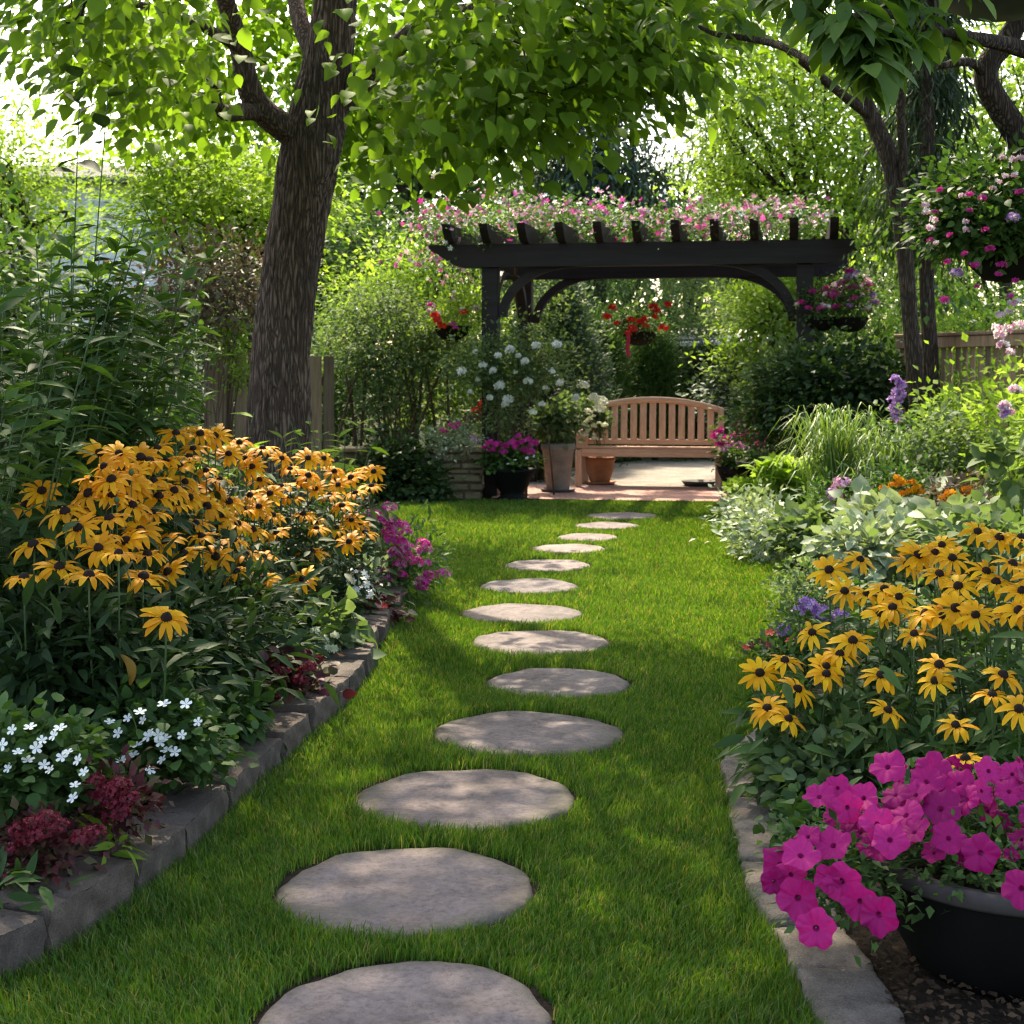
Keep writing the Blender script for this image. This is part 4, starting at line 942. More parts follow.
# ------------------------------------------------------------------ flower heads (shared meshes)
def mesh_of(m, name, mats): return m.mesh(name, mats)
def rud_mesh(seed, tilt, mats, L=.052):
    gg = np.random.default_rng(seed); m = MB(); n = int(gg.integers(11, 15))
    for i in range(n):
        a = 2 * math.pi * i / n + gg.normal() * .09; dr = gg.uniform(.05, .65); l = L * gg.uniform(.8, 1.12); w = gg.uniform(.0064, .0096)
        rows = [(0, .35, 0), (.3, .85, .05), (.6, 1.0, .02), (.85, .7, -.1), (1.0, .12, -.2)]; V = []
        for (tt, ww, _) in rows:
            r = .009 + l * tt * math.cos(dr * tt); z = .003 + .006 * math.sin(tt * 3.1) - l * dr * .75 * tt * tt
            for s in (-1, 0, 1): V.append((s * w * ww, r, z + (.002 if s else -.0015) * (1 - tt) + gg.normal() * .0006))
        V = np.array(V); c, s = math.cos(a), math.sin(a); V = V @ np.array([[c, s, 0], [-s, c, 0], [0, 0, 1]])
        q = [(3 * r + k, 3 * r + k + 1, 3 * r + k + 4, 3 * r + k + 3) for r in range(4) for k in (0, 1)]
        m.add(V, {4: q})
    Rm = np.array(Matrix.Rotation(tilt, 3, 'X'))
    m.V = [v @ Rm.T for v in m.V]
    mc = MB(); lathe(mc, [(.0115, -.002), (.0128, .004), (.0118, .010), (.008, .0155), (.004, .0175), (.0003, .018)], 14)
    V = mc.V[0]; V += gg.normal(size=V.shape) * .0006; mc.V = [V @ Rm.T]
    ms = MB(); lathe(ms, [(.0004, -.010), (.006, -.006), (.010, .000)], 10); ms.V = [v @ Rm.T for v in ms.V]
    return m.mesh('petals', mats), mc.mesh('cone', M['cone'])
RUD_L = [rud_mesh(500 + i, R(tl), M['orange_yellow']) for i, tl in enumerate((8, 15, 20, 26, 32, 38, 2, 44, 22))]
RUD_R = [rud_mesh(520 + i, R(tl), M['yellow']) for i, tl in enumerate((8, 16, 24, 32, 40, 48, 20, 28, 36))]
def head(seed, n, r, fs, mats, T=None, flat=.6, dens=None):
    gg = np.random.default_rng(seed); m = MB(); d = rdir(gg, n * 2); d = d[d[:, 2] > -.35][:n]
    P = d * np.array([r, r, r * flat]) * gg.uniform(.85, 1.05, (len(d), 1))
    nm = nrm(d + gg.normal(size=d.shape) * .25)
    for i in range(len(mats)):
        k = slice(i, None, len(mats)); scatter(m, T or FLOWER5, P[k], rdir(gg, len(P))[k], nm[k], fs * gg.uniform(.8, 1.15, len(P[k])), i)
    return m.mesh('flower_head', [M[x] for x in mats])
def single(T, s, mats, seed=1, tilt=0, cup=0):
    m = MB(); V, F = T; Rm = np.array(Matrix.Rotation(tilt, 3, 'X')); m.add((V * s) @ Rm.T, F); return m.mesh('flower', [M[x] for x in mats])
def petunia_mesh(seed, s=.036):
    gg = np.random.default_rng(seed); m = MB(); A = 60; a = np.linspace(0, 2 * np.pi, A, endpoint=False); ph = gg.uniform(0, 6.28, 3)
    rings = [(.04, -.75), (.09, -.42), (.17, -.16), (.5, .02), (.78, .05), (1.0, -.03)]; V = []
    for f, z in rings:
        lob = 1 + (.09 * np.cos(5 * a + ph[0]) + .03 * np.cos(10 * a + ph[1]) + .03 * np.sin(3 * a + ph[2])) * f
        cu = gg.uniform(-.06, .14); zz = z * .55 + f * f * (cu + .10 * np.sin(5 * a + ph[0]) + .06 * np.cos(10 * a + ph[1]) + .10 * np.sin(2 * a + ph[2])) + f ** 3 * .04 * np.sin(17 * a + ph[1])
        V.append(np.stack([f * lob * np.cos(a), f * lob * np.sin(a), zz], -1) * s)
    V = np.concatenate(V); j = np.arange(A); k = (j + 1) % A
    Q = lambda i: np.stack([i * A + j, i * A + k, (i + 1) * A + k, (i + 1) * A + j], -1)
    m.add(V, {4: np.vstack([Q(2), Q(3), Q(4)])}); m.add(V[:3 * A], {4: np.vstack([Q(0), Q(1)])}, 1)
    return m.mesh('flower', [M['petunia'], M['throat']])
PET = [petunia_mesh(600 + i) for i in range(9)]
H = {}
H['phlox'] = [head(610 + i, 26, .045, .016, ['pink', 'palepink'], None, .75) for i in range(3)]
H['phloxm'] = [head(613 + i, 26, .045, .017, ['magenta', 'pink'], None, .75) for i in range(3)]
H['lilac'] = [head(616 + i, 26, .05, .017, ['lilac', 'palepink'], None, .6) for i in range(2)]
H['purple'] = [head(618 + i, 22, .036, .016, ['purple', 'lilac'], None, .9) for i in range(2)]
H['hydra'] = [head(620 + i, 80, .085, .022, ['white', 'cream'], FLOWER4, .8) for i in range(3)]
H['rose'] = [head(624 + i, 22, .028, .026, ['white'], None, .8) for i in range(3)]
H['cream'] = [head(628 + i, 18, .026, .014, ['cream'], None, .8) for i in range(2)]
H['crimson'] = [head(630 + i, 90, .042, .0085, ['crimson'], None, .65) for i in range(3)]
H['geranium'] = [head(634 + i, 26, .042, .020, ['red'], None, .8) for i in range(3)]
H['magbun'] = [head(637 + i, 14, .035, .024, ['magenta', 'pink'], None, .6) for i in range(3)]
H['orange'] = [head(640 + i, 16, .03, .018, ['orange', 'yellow'], None, .5) for i in range(3)]
H['palep'] = [head(643 + i, 12, .035, .026, ['palepink', 'white'], None, .7) for i in range(3)]
H['white5'] = [single(FLOWER5, .015, ['white'], 1, R(20)), single(FLOWER5, .014, ['white'], 2, R(45)), single(FLOWER5, .0145, ['white'], 2, R(60))]
H['pink5'] = [single(FLOWER5, .026, ['pink'], 1, R(30)), single(FLOWER5, .024, ['palepink'], 1, R(60))]
H['red5'] = [single(FLOWER5, .016, ['red'], 1, R(30)), single(FLOWER5, .015, ['crimson'], 1, R(60))]
rg = np.random.default_rng(777)
def put(root, key, P, smin=.85, smax=1.2, face=None, name='flower'):
    o0 = Vector(root.location)
    for i, p in enumerate(P):
        me = (H[key] if isinstance(key, str) else key)[i % len(H[key] if isinstance(key, str) else key)]
        o = link(name, me, root, Vector(p) - o0, rg.uniform(-.9, .9) if face is None else face, rg.uniform(smin, smax)); o['_local'] = True
def surf_pts(gg, ells, n, front=True, zmin=-.2, k=1.0):
    out = []
    while len(out) < n:
        c, r, _ = ells[gg.integers(len(ells))]; d = rdir(gg, 1)[0]
        if d[2] < zmin or (front and d[1] > .45): continue
        out.append(np.array(c) + d * np.array(r) * k * gg.uniform(.95, 1.06))
    return out
def shrub(name, label, cat, base, ells, T_, size, per, cr, leafm, seed, stems=6, group=None, droop=.1, up=.8, flat=.7, stem_m='stem_brown', stem_r=.008, power=.38, rnd=.7, zmin=-.8):
    gg = np.random.default_rng(seed); t = thing(name, label, cat, base, 0, group); m = MB(); b = np.array(base, float)
    for c, r, n in ells:
        c = np.array(c, float); P, d = ell_points(gg, n, power, zmin); P = P * np.array(r) + c; P[:, 2] = np.maximum(P[:, 2], b[2] + .02)
        clump_leaves(m, T_, gg, P, nrm(d + np.array([0, 0, .2])), per, cr, size, 0, up, droop, rnd, flat)
        for i in range(stems):
            p = P[gg.integers(len(P))]; s0 = b + np.array([gg.normal() * r[0] * .25, gg.normal() * r[1] * .25, 0]); mid = (s0 + p) / 2 + np.array([(s0[0] - p[0]) * .2, 0, .06 * abs(p[2] - s0[2])])
            tube(m, spline([s0, mid, p], 8), np.linspace(stem_r, stem_r * .4, 8), 6, 1)
    m.build('foliage', [leafm, M[stem_m]], t); reparent(t); return t

# ------------------------------------------------------------------ black-eyed Susans
def rudbeckia(label, flowers, meshes, group, base_z, seed, leafm, fill, smin=1.0, smax=1.3):
    """flowers: world positions of the heads"""
    gg = np.random.default_rng(seed); Fp = np.array(flowers); cx, cy_ = Fp[:, 0].mean(), Fp[:, 1].mean() + .04
    t = thing('black_eyed_susan', label, 'flower plant', (cx, cy_, base_z), 0, group); o0 = np.array([cx, cy_, base_z])
    m = MB(); LP, LD, LN, LS = [], [], [], []
    for i, p in enumerate(Fp):
        pm, pc = meshes[gg.integers(len(meshes))]; rz = gg.uniform(-.9, .9); s_ = gg.uniform(smin, smax)
        f = link('flower', pm, t, p - o0, rz, s_); link('cone', pc, f)
        q = o0 + (p - o0) * np.array([.45, .45, 0]) + np.array([gg.normal() * .03, .03 + gg.normal() * .03, 0])
        cr_, sr = math.cos(-rz), math.sin(-rz); dl = (q - p) / s_; dl = np.array([dl[0] * cr_ - dl[1] * sr, dl[0] * sr + dl[1] * cr_, dl[2]])
        ms = MB(); sp = spline([(0, 0, -.004), dl * .35 * np.array([.3, .3, 1]), dl * .7 * np.array([.75, .75, 1]), dl], 9); tube(ms, sp, np.linspace(.0022, .0035, 9), 6); ms.build('stem', M['stem'], f)
        w = spline([p, q * .35 + p * .65 + np.array([0, 0, 0]), q], 12)
        for k in range(int(5 + (p[2] - base_z) * 14)):
            u = gg.uniform(.12, .98); LP.append(p * (1 - u) + q * u); a = gg.uniform(0, 6.28); LD.append((math.cos(a), math.sin(a), gg.uniform(-.5, .5))); LN.append((gg.normal() * .4, gg.normal() * .4, 1)); LS.append(gg.uniform(.5, 1.2) * .085 * (.6 + .7 * u))
    for k in range(max(2, len(Fp) // 4)):
        p = Fp[gg.integers(len(Fp))] + np.array([gg.normal() * .06, gg.normal() * .05, -.03 - .05 * gg.uniform()]); mb = MB(); lathe(mb, [(.0005, .012), (.005, .010), (.008, .004), (.009, -.002), (.005, -.008), (.002, -.012)], 9)
        q = o0 + (p - o0) * np.array([.45, .45, 0]); tube(mb, spline([(0, 0, -.01), (q - p) * np.array([.3, .3, .5]), q - p], 7), .002, 5); b_ = mb.build('bud', M['stem'], t); b_.location = p - o0
    # leafy filling below the heads
    for _ in range(fill):
        p = Fp[gg.integers(len(Fp))]; u = gg.uniform(.14, 1); qb = o0 + (p - o0) * np.array([.45, .45, 0]); c_ = p * (1 - u) + qb * u; c_[:2] = p[:2] + (qb[:2] - p[:2]) * (u ** .7)
        LP.append((c_[0] + gg.normal() * .06, c_[1] + gg.normal() * .07 + .04, max(c_[2], base_z + .02))); a = gg.uniform(0, 6.28); LD.append((math.cos(a), math.sin(a) - .3, gg.uniform(-.7, .35))); LN.append((gg.normal() * .4, gg.normal() * .4 - .2, 1)); LS.append(gg.uniform(.6, 1.3) * .085)
    scatter(m, LF_LANCE, LP, LD, LN, LS); m.V = [v - o0 for v in m.V]; m.build('foliage', leafm, t); return t
c5 = [(150,305),(78,380),(202,450),(55,455),(325,452),(335,402),(385,440),(240,360),(225,385),(250,320),(255,268),(205,262),(95,255),(345,310),(420,400),(320,345),(380,370),(500,310),(540,440),(600,455),(690,455),(378,545),(570,265),(615,260),(598,160),(575,200),(400,125),(455,125),(490,130),(530,370),(490,405),(600,405),(710,395),(765,340),(795,370),(845,245),(780,290),(735,180),(770,240),(835,205),(700,220),(660,205),(640,245),(545,145),(470,210),(420,235),(380,190),(340,190),(300,165),(270,170),(255,230),(310,215),(350,235),(430,270),(400,290),(470,290),(540,330),(575,345),(300,290),(290,240),(215,230),(225,170),(820,330),(830,350),(720,320),(690,310),(750,265),(810,260),(850,210),(720,340),(135,430),(60,290),(270,400),(590,230),(640,180),(520,170),(440,160),(360,160),(500,230),(620,310),
      (180,340),(290,370),(360,270),(445,330),(410,200),(560,400),(460,360),(630,350),(660,270),(520,280),(310,250),(275,205),(240,200),(395,255),(480,250),(555,300),(590,290),(680,240),(720,250),(760,210),(800,225),(800,320),(700,180),(560,180),(430,180),(320,180),(170,300)]
FL = []
for i, (x, y) in enumerate(c5):
    px, py = .4395 * x, 380 + .4395 * y; d = 3.9 + (620 - py) / 185 * 1.2 + max(0, px - 120) / 250 * 3.0 + (rg.normal() * .08 if i > 25 else 0)
    if (x, y) == (378, 545): d = 4.1
    FL.append((px, py, np.array(at(px, py, d))))
cl = [((65, 530), 'orange-yellow black-eyed Susan clump farthest left against the dark leafy plants'), ((135, 560), 'black-eyed Susan clump with one low drooping bloom above the white impatiens'),
      ((120, 490), 'crowded orange-yellow black-eyed Susan clump behind the leftmost two clumps'), ((190, 450), 'tallest orange-yellow black-eyed Susans just below the big tree trunk'),
      ((230, 510), 'black-eyed Susan clump in the middle of the left bed'), ((285, 560), 'black-eyed Susan clump with nodding blooms low beside the dark foliage, behind the cream hosta'),
      ((290, 470), 'smaller distant black-eyed Susans right of the trunk foot'), ((350, 505), 'black-eyed Susan clump at the right end, touching the pink phlox')]
cc = np.array([c for c, _ in cl], float); asg = [int(np.argmin(((cc - np.array([a, b])) ** 2).sum(1))) for a, b, _ in FL]
for k_, (c, lab) in enumerate(cl):
    fl = [p for (a, b, p), s in zip(FL, asg) if s == k_]
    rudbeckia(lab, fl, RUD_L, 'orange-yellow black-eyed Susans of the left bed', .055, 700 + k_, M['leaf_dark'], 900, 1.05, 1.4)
c7 = [(390,575),(480,545),(655,530),(705,525),(835,460),(965,480),(720,590),(780,625),(890,615),(600,655),(555,635),(500,650),(435,640),(680,710),(725,715),(830,710),(645,770),(340,765),(255,850),(180,885),(380,865),(378,890),(460,790),(290,935),(205,995),(545,895),(720,865),(710,910),(910,895),(880,955),(970,640),(960,700),(930,720),(620,560),(580,690),(420,830),(760,540),(860,580),(940,560),(1000,600),(1010,520),(1020,700),(540,710),(770,690),(900,480),(730,500)]
c8 = [(260,90),(320,120),(820,140),(615,95),(850,240),(1010,90)]
FR = []
for (px, py) in [(700 + .332 * x, 380 + .332 * y) for x, y in c7] + [(680 + .336 * x, 680 + .336 * y) for x, y in c8]:
    d = 3.6 + (760 - py) / 225 * .8 + (1024 - px) / 280 * .6; FR.append((px, py, np.array(at(px, py, d))))
for px, py in [(1050, 600), (1060, 680), (1045, 730), (1080, 560), (1090, 640)]: FR.append((px, py, np.array(at(px, py, 3.9))))
cl = [((790, 690), 'golden black-eyed Susans leaning out over the lawn edge above the small red flowers'), ((860, 590), 'golden black-eyed Susans with upturned blooms behind the lawn-edge clump'),
      ((985, 565), 'tallest golden black-eyed Susans at the right edge, below the orange flowers'), ((920, 690), 'golden black-eyed Susans with large open blooms right above the magenta petunias'), ((1040, 680), 'golden black-eyed Susans cut by the right edge of the frame beside the petunias')]
cc = np.array([c for c, _ in cl], float); asg = [int(np.argmin(((cc - np.array([a, b])) ** 2).sum(1))) for a, b, _ in FR]
for k_, (c, lab) in enumerate(cl):
    fl = [p for (a, b, p), s in zip(FR, asg) if s == k_]
    rudbeckia(lab, fl, RUD_R, 'golden black-eyed Susans of the right bed', .05, 720 + k_, M['leaf_mid'], 420, .95, 1.18)

# ------------------------------------------------------------------ petunia pot
t = thing('flower_pot', 'big round matt black pot at the lower right, holding magenta petunias', 'pot', (1.075, 3.2, .03))
m = MB(); lathe(m, [(.0, 0), (.20, 0), (.215, .01), (.255, .08), (.285, .17), (.290, .205)], 64); m.build('bowl', M['blackpot'], t)
m = MB(); lathe(m, [(.290, .205), (.302, .207), (.308, .214), (.308, .236), (.302, .243), (.280, .243), (.274, .236), (.272, .20)], 64); m.build('rim', M['potrim'], t)
m = MB(); lathe(m, [(.273, .205), (.15, .222), (.0, .226)], 32); m.build('soil', M['soil'], t)
gg = np.random.default_rng(730)
pc = np.array([1.05, 3.2, .27])
t = thing('petunia', 'mound of magenta petunias spilling over the left side of the black pot', 'flower plant', pc)
m = MB()
P, dd = ell_points(gg, 150, .4, -.15); P = P * np.array([.34, .32, .12]) + np.array([1.05, 3.24, .27])
P2, d2 = ell_points(gg, 60, .5, -.6); P2 = P2 * np.array([.10, .16, .09]) + np.array([.67, 3.12, .25]); P2[:, 2] = np.maximum(P2[:, 2], .21)
for Q, D in ((P, dd), (P2, d2)):
    clump_leaves(m, LF_SIMPLE, gg, Q, nrm(D + [0, 0, .3]), 24, .07, .025, 0, .8, .1, .8, .7)
    for q in Q[::3]: tube(m, spline([(1.05, 3.2, .24), (np.array([1.05, 3.2, .33]) + q) / 2, q], 6), .0022, 5, 1)
m.build('foliage', [M['leaf_mid'], M['stem']], t); reparent(t)
p8 = [(617,257),(755,265),(775,380),(625,475),(695,450),(800,470),(893,515),(480,600),(535,660),(590,700),(405,740),(350,650),(300,550),(470,320),(545,350),(500,380),(640,340),(700,340),(830,310),(920,270),(990,280),(380,465),(440,590),(900,330),(850,355),(590,430),(455,490),(1015,620),(280,600),(415,345),(980,330),(735,300),(360,520),(330,580),(670,400),(1040,300),(1060,400),(1080,500),(1075,330)]
for i, (x, y) in enumerate(p8):
    px, py = 680 + .336 * x, 680 + .336 * y; d = 2.68 + (930 - py) / 170 * .5 + (.10 if px < 800 else 0)
    p = at(px, py, d); out = np.array([p.x - 1.02, p.y - 3.25, (p.z - .20) * 1.3]); nd = nrm(out * .9 + np.array([gg.normal() * .4, -.55 + gg.normal() * .2, .6 + gg.normal() * .3]))
    if y > 560 and x < 620: nd = nrm(np.array([-.35 + gg.normal() * .2, -1, .15]))
    o = link('flower', PET[i % 9], t, Vector(p) - Vector(t.location), 0, rg.uniform(.9, 1.15) if i < 13 else rg.uniform(.7, 1.05))
    o.rotation_euler = Vector(nd).to_track_quat('Z', 'Y').to_euler()
for i in range(34):
    px, py = gg.uniform(835, 1030), gg.uniform(785, 862); d = 2.80 + (930 - py) / 170 * .5; p = at(px, py, d)
    o = link('flower', PET[i % 9], t, Vector(p) - Vector(t.location), 0, rg.uniform(.5, .85)); o.rotation_euler = Vector(nrm(np.array([gg.normal() * .5 - .1, -.6, .7 + gg.normal() * .3]))).to_track_quat('Z', 'Y').to_euler()
# small half-open buds and back flowers
for _ in range(36):
    a = gg.uniform(0, 6.28); q = np.array([1.02 + .36 * math.cos(a) * gg.uniform(.3, 1), 3.2 + .34 * math.sin(a) * gg.uniform(.3, 1), 0]); q[2] = .27 + .17 * math.sqrt(max(0, 1 - ((q[0] - 1.02) / .4) ** 2 - ((q[1] - 3.2) / .38) ** 2))
    o = link('flower', PET[_ % 9], t, Vector(q) - Vector(t.location), 0, rg.uniform(.35, .75)); o.rotation_euler = Vector(nrm(np.array([math.cos(a), math.sin(a) - .4, .6]))).to_track_quat('Z', 'Y').to_euler()

# ------------------------------------------------------------------ left bed, low plants
def E(px, py, d, rx, ry, rz, n): return (A3(px, py, d), (rx, ry, rz), n)
def base_of(px, d, z=.055): return gb(px, d, z)
e = [E(35, 765, 3.72, .15, .13, .10, 50), E(5, 785, 3.65, .11, .11, .10, 20)]
t = shrub('impatiens', 'white flowering impatiens at the far left above the red sedum', 'flower plant', base_of(38, 3.75), e, LF_ROUND, .036, 20, .09, M['leaf_mid'], 801, 6, stem_m='stem', stem_r=.004)
put(t, 'white5', [A3(px, py, 3.52) for px, py in [(18,752),(50,770),(36,748),(60,728),(84,772),(8,768),(30,727),(42,740),(54,735),(68,752),(62,757),(78,760),(75,785),(73,798),(2,745),(28,760),(44,765),(12,730)]])
e = [E(148, 738, 4.2, .18, .13, .12, 60), E(185, 752, 4.25, .09, .10, .08, 22)]
t = shrub('impatiens', 'broad white flowering impatiens in front of the lone drooping black-eyed Susan', 'flower plant', base_of(152, 4.25), e, LF_ROUND, .036, 20, .10, M['leaf_mid'], 802, 6, stem_m='stem', stem_r=.004)
put(t, 'white5', [A3(px, py, 4.0) for px, py in [(110,722),(175,752),(198,722),(122,760),(150,770),(182,735),(140,712),(128,718),(143,720),(164,704),(186,704),(118,733),(133,755),(150,733),(160,742),(167,750),(162,760),(158,735),(137,745),(100,735),(148,736),(165,738)]], .9, 1.35)
# red sedums
e = [E(42, 850, 3.5, .10, .09, .055, 34)]
t = shrub('sedum', 'red and bronze sedum with green tinged leaves at the lower left corner', 'flower plant', base_of(45, 3.5), e, LF_SIMPLE, .03, 18, .07, M['leaf_red'], 803, 5, stem_m='stem', stem_r=.004)
put(t, 'crimson', [A3(px, py, 3.41) for px, py in [(20,830),(33,822),(48,818),(42,832),(28,840),(58,826),(84,838),(95,832),(14,848)]], .45, .75)
e = [E(112, 806, 3.7, .07, .07, .07, 24)]
t = shrub('sedum', 'small dark crimson sedum heads between the two white impatiens', 'flower plant', base_of(112, 3.7), e, LF_SIMPLE, .032, 16, .08, M['leaf_red'], 804, 4, stem_m='stem', stem_r=.004)
put(t, 'crimson', [A3(px, py, 3.58) for px, py in [(96,780),(108,790),(118,786),(128,797),(112,802),(124,808),(102,797),(116,815)]], .5, .8)
e = [E(108, 842, 3.62, .05, .05, .04, 7)]
t = shrub('lily_shoot', 'bright green strap leaved shoot between red sedum and edging blocks', 'plant', base_of(108, 3.64), e, LF_LANCE, .07, 3, .05, M['leaf_bright'], 805, 2, stem_m='stem', stem_r=.003)
e = [E(-12, 890, 3.35, .05, .08, .05, 10)]
shrub('lily_shoot', 'green leafy shoot at the very left edge beside the front edging block', 'plant', base_of(-5, 3.3), e, LF_LANCE, .08, 6, .08, M['leaf_mid'], 806, 2, stem_m='stem', stem_r=.003)
e = [E(222, 718, 4.85, .11, .10, .08, 30), E(195, 730, 4.7, .08, .08, .07, 18)]
shrub('violet_plant', 'low clump of round green leaves between white impatiens and coleus', 'plant', base_of(222, 4.85), e, LF_HEART, .045, 14, .09, M['leaf_mid'], 807, 4, stem_m='stem', stem_r=.003)
e = [E(285, 688, 5.5, .12, .10, .08, 36)]
t = shrub('coleus', 'burgundy leaved coleus with crimson tips beside the edging blocks', 'plant', base_of(288, 5.5), e, LF_ROUND, .045, 16, .11, M['leaf_red'], 808, 4, stem_m='stem', stem_r=.004)
put(t, 'crimson', [A3(px, py, 5.34) for px, py in [(265,685),(282,672),(308,668),(300,680),(275,695)]], .55, .8)
e = [E(318, 640, 6.4, .15, .13, .10, 40)]
t = shrub('hosta', 'pale green hosta with cream flower clusters in front of nodding black-eyed Susans', 'plant', base_of(318, 6.45), e, LF_HEART, .07, 10, .11, M['leaf_soft'], 809, 4, stem_m='stem', stem_r=.004)
put(t, 'cream', [A3(px, py, 6.2) for px, py in [(316,631),(322,640),(328,648),(335,636),(325,655),(333,650),(312,642),(330,628)]], .6, .95)
e = [E(368, 612, 7.5, .14, .13, .11, 30)]
t = shrub('begonia', 'dark red begonia growing beside the edging under the pink phlox', 'flower plant', base_of(368, 7.6), e, LF_ROUND, .05, 14, .1, M['leaf_red'], 810, 4, stem_m='stem', stem_r=.004)
put(t, 'red5', [A3(px, py, 7.38) for px, py in [(362,596),(370,600),(376,604),(366,606),(380,610),(372,612),(360,586),(361,578),(384,606)]], 1, 1.6)
e = [E(352, 578, 7.2, .14, .12, .16, 18)]
t = shrub('sweet_alyssum', 'trailing plant with tiny white flowers behind the red begonia', 'flower plant', base_of(352, 7.3), e, LF_SIMPLE, .035, 14, .12, M['leaf_silver'], 811, 3, stem_m='stem', stem_r=.003)
put(t, 'white5', [A3(352 + rg.normal() * 8 + k * .8, 570 + k * 1.4, 7.05) for k in range(20)], .8, 1.2)
e = [E(398, 560, 8.4, .24, .2, .22, 60), E(385, 580, 8.3, .18, .18, .15, 34)]
t = shrub('phlox', 'bright pink phlox spilling over the far end of the left edging', 'flower plant', base_of(392, 8.5), e, LF_LANCE, .055, 18, .14, M['leaf_mid'], 812, 8, stem_m='stem', stem_r=.004)
p6 = [(470,180),(510,165),(555,150),(495,200),(540,210),(600,225),(630,240),(560,270),(585,290),(610,320),(640,345),(560,320),(600,370),(640,385),(560,390),(735,330),(740,360),(700,420),(745,430),(520,450),(610,440),(625,490),(550,510),(760,490),(735,520),(728,550),(830,490),(395,465),(690,710),(705,740),(650,270),(520,230),(580,240)]
put(t, 'phlox', [A3(280 + .195 * x, 480 + .195 * y, 8.18) for x, y in p6[::2]], .7, 1.05)
put(t, 'phloxm', [A3(280 + .195 * x, 480 + .195 * y, 8.15) for x, y in p6[1::2]], .7, 1.05)

# tall dark lance-leaved plants at the left edge
def tall(name, label, px, d, r, n, hmin, hmax, leafm, L, seed, T_=LF_LANCE, cat='plant', per_m=34, bend=.18, group=None, droop=.35):
    gg = np.random.default_rng(seed); b = base_of(px, d); t = thing(name, label, cat, b, 0, group); m = MB(); LP, LD, LN, LS = [], [], [], []
    for i in range(n):
        a = gg.uniform(0, 6.28); rr = r * math.sqrt(gg.uniform()); p0 = np.array([math.cos(a) * rr * .6, math.sin(a) * rr * .6, 0]); h = gg.uniform(hmin, hmax)
        p2 = p0 + np.array([math.cos(a) * bend * h + gg.normal() * .06, math.sin(a) * bend * h + gg.normal() * .06, h]); mid = (p0 + p2) / 2 - np.array([math.cos(a), math.sin(a), 0]) * bend * h * .25
        sp = spline([p0, mid, p2], 14); tube(m, sp, np.linspace(.0055, .0022, 14), 5, 1)
        k = int(per_m * h); u = np.sort(gg.uniform(.15, 1, k)); 
        for q, uu in enumerate(u):
            f = uu * 12.99; i0 = int(f); c = sp[i0] * (1 - f + i0) + sp[i0 + 1] * (f - i0); az = q * 2.4 + gg.normal() * .4
            LP.append(c); LD.append((math.cos(az), math.sin(az), .45 - droop * 2 * gg.uniform(.2, 1) + (.6 if uu > .93 else 0))); LN.append((gg.normal() * .3, gg.normal() * .3, 1)); LS.append(L * gg.uniform(.65, 1.2) * (1.05 - .35 * uu))
    scatter(m, T_, LP, LD, LN, LS); m.build('foliage', [leafm, M['stem']], t); return t
G_T = None
tall('false_sunflower', 'dense dark lance-leaved plant at the left edge behind the white impatiens', -45, 4.8, .42, 44, .7, 1.45, M['leaf_mid'], .17, 820)
tall('false_sunflower', 'tall dark lance-leaved plant rising behind the leftmost black-eyed Susans', 70, 6.2, .46, 46, 1.1, 1.78, M['leaf_mid'], .18, 821)
tall('joe_pye_weed', 'tall leafy plant with arching light-edged leaves at the upper left edge', 0, 5.6, .45, 40, 1.2, 1.9, M['leaf_mid'], .18, 822)
tall('joe_pye_weed', 'shorter leafy plant between the tall dark plants and the fence post', 120, 7.8, .42, 42, .9, 1.5, M['leaf_mid'], .16, 823)
e = [E(50, 660, 4.28, .26, .08, .17, 44), E(110, 678, 4.38, .16, .06, .12, 26), E(75, 655, 4.75, .32, .16, .22, 60), E(165, 650, 4.95, .28, .18, .20, 50), E(235, 640, 5.6, .26, .2, .2, 40)]
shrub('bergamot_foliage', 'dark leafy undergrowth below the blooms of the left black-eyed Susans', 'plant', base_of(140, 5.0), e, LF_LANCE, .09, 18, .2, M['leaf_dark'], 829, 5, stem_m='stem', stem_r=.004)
tall('false_sunflower', 'dark leaved plant right of the tall dark plants, below the bronze shrub', 112, 7.0, .40, 36, .9, 1.45, M['leaf_mid'], .17, 824)
tall('meadow_plant', 'two slender bare stems with few leaves standing against the white sky', 60, 6.0, .04, 2, 2.35, 2.55, M['leaf_dark'], .15, 825, LF_OVATE, 'plant', 12, .01)
tall('foxtail_lily', 'thin leafy stems with pale green leaves at the foot of the big trunk', 255, 8.6, .35, 14, .6, .95, M['leaf_soft'], .16, 826, LF_LANCE, 'plant', 26)
tall('foxtail_lily', 'bright broad-leaved shoots just left of the big trunk foot', 205, 8.0, .2, 8, .75, 1.02, M['leaf_bright'], .20, 827, LF_LANCE, 'plant', 18)
tall('foxtail_lily', 'bright pointed shoots right of the trunk above the smaller black-eyed Susans', 345, 9.6, .3, 12, .6, .95, M['leaf_bright'], .17, 828, LF_LANCE, 'plant', 22)
t = thing('wilted_leaf', 'single wilted yellow-brown leaf hanging above the broad white impatiens', 'leaf', A3(128, 655, 4.15))
m = MB(); Vt = []; N_ = 12
for i in range(N_):
    u = i / (N_ - 1); w_ = .014 * math.sin(math.pi * min(1, u * .9 + .08)) ** .6; x = -.018 + .028 * math.sin(u * 2.2); z = .012 * math.sin(u * 3.1) - .085 * u
    Vt += [(x - w_, .004, z), (x, -.004, z + .003), (x + w_, .004, z)]
m.add(Vt, {4: [(3 * i + k, 3 * i + k + 1, 3 * i + k + 4, 3 * i + k + 3) for i in range(N_ - 1) for k in (0, 1)]}); tube(m, [(-.018, 0, 0), (-.03, .05, -.02), (-.03, .12, -.25), (-.02, .16, -.45)], .002, 5, 1)
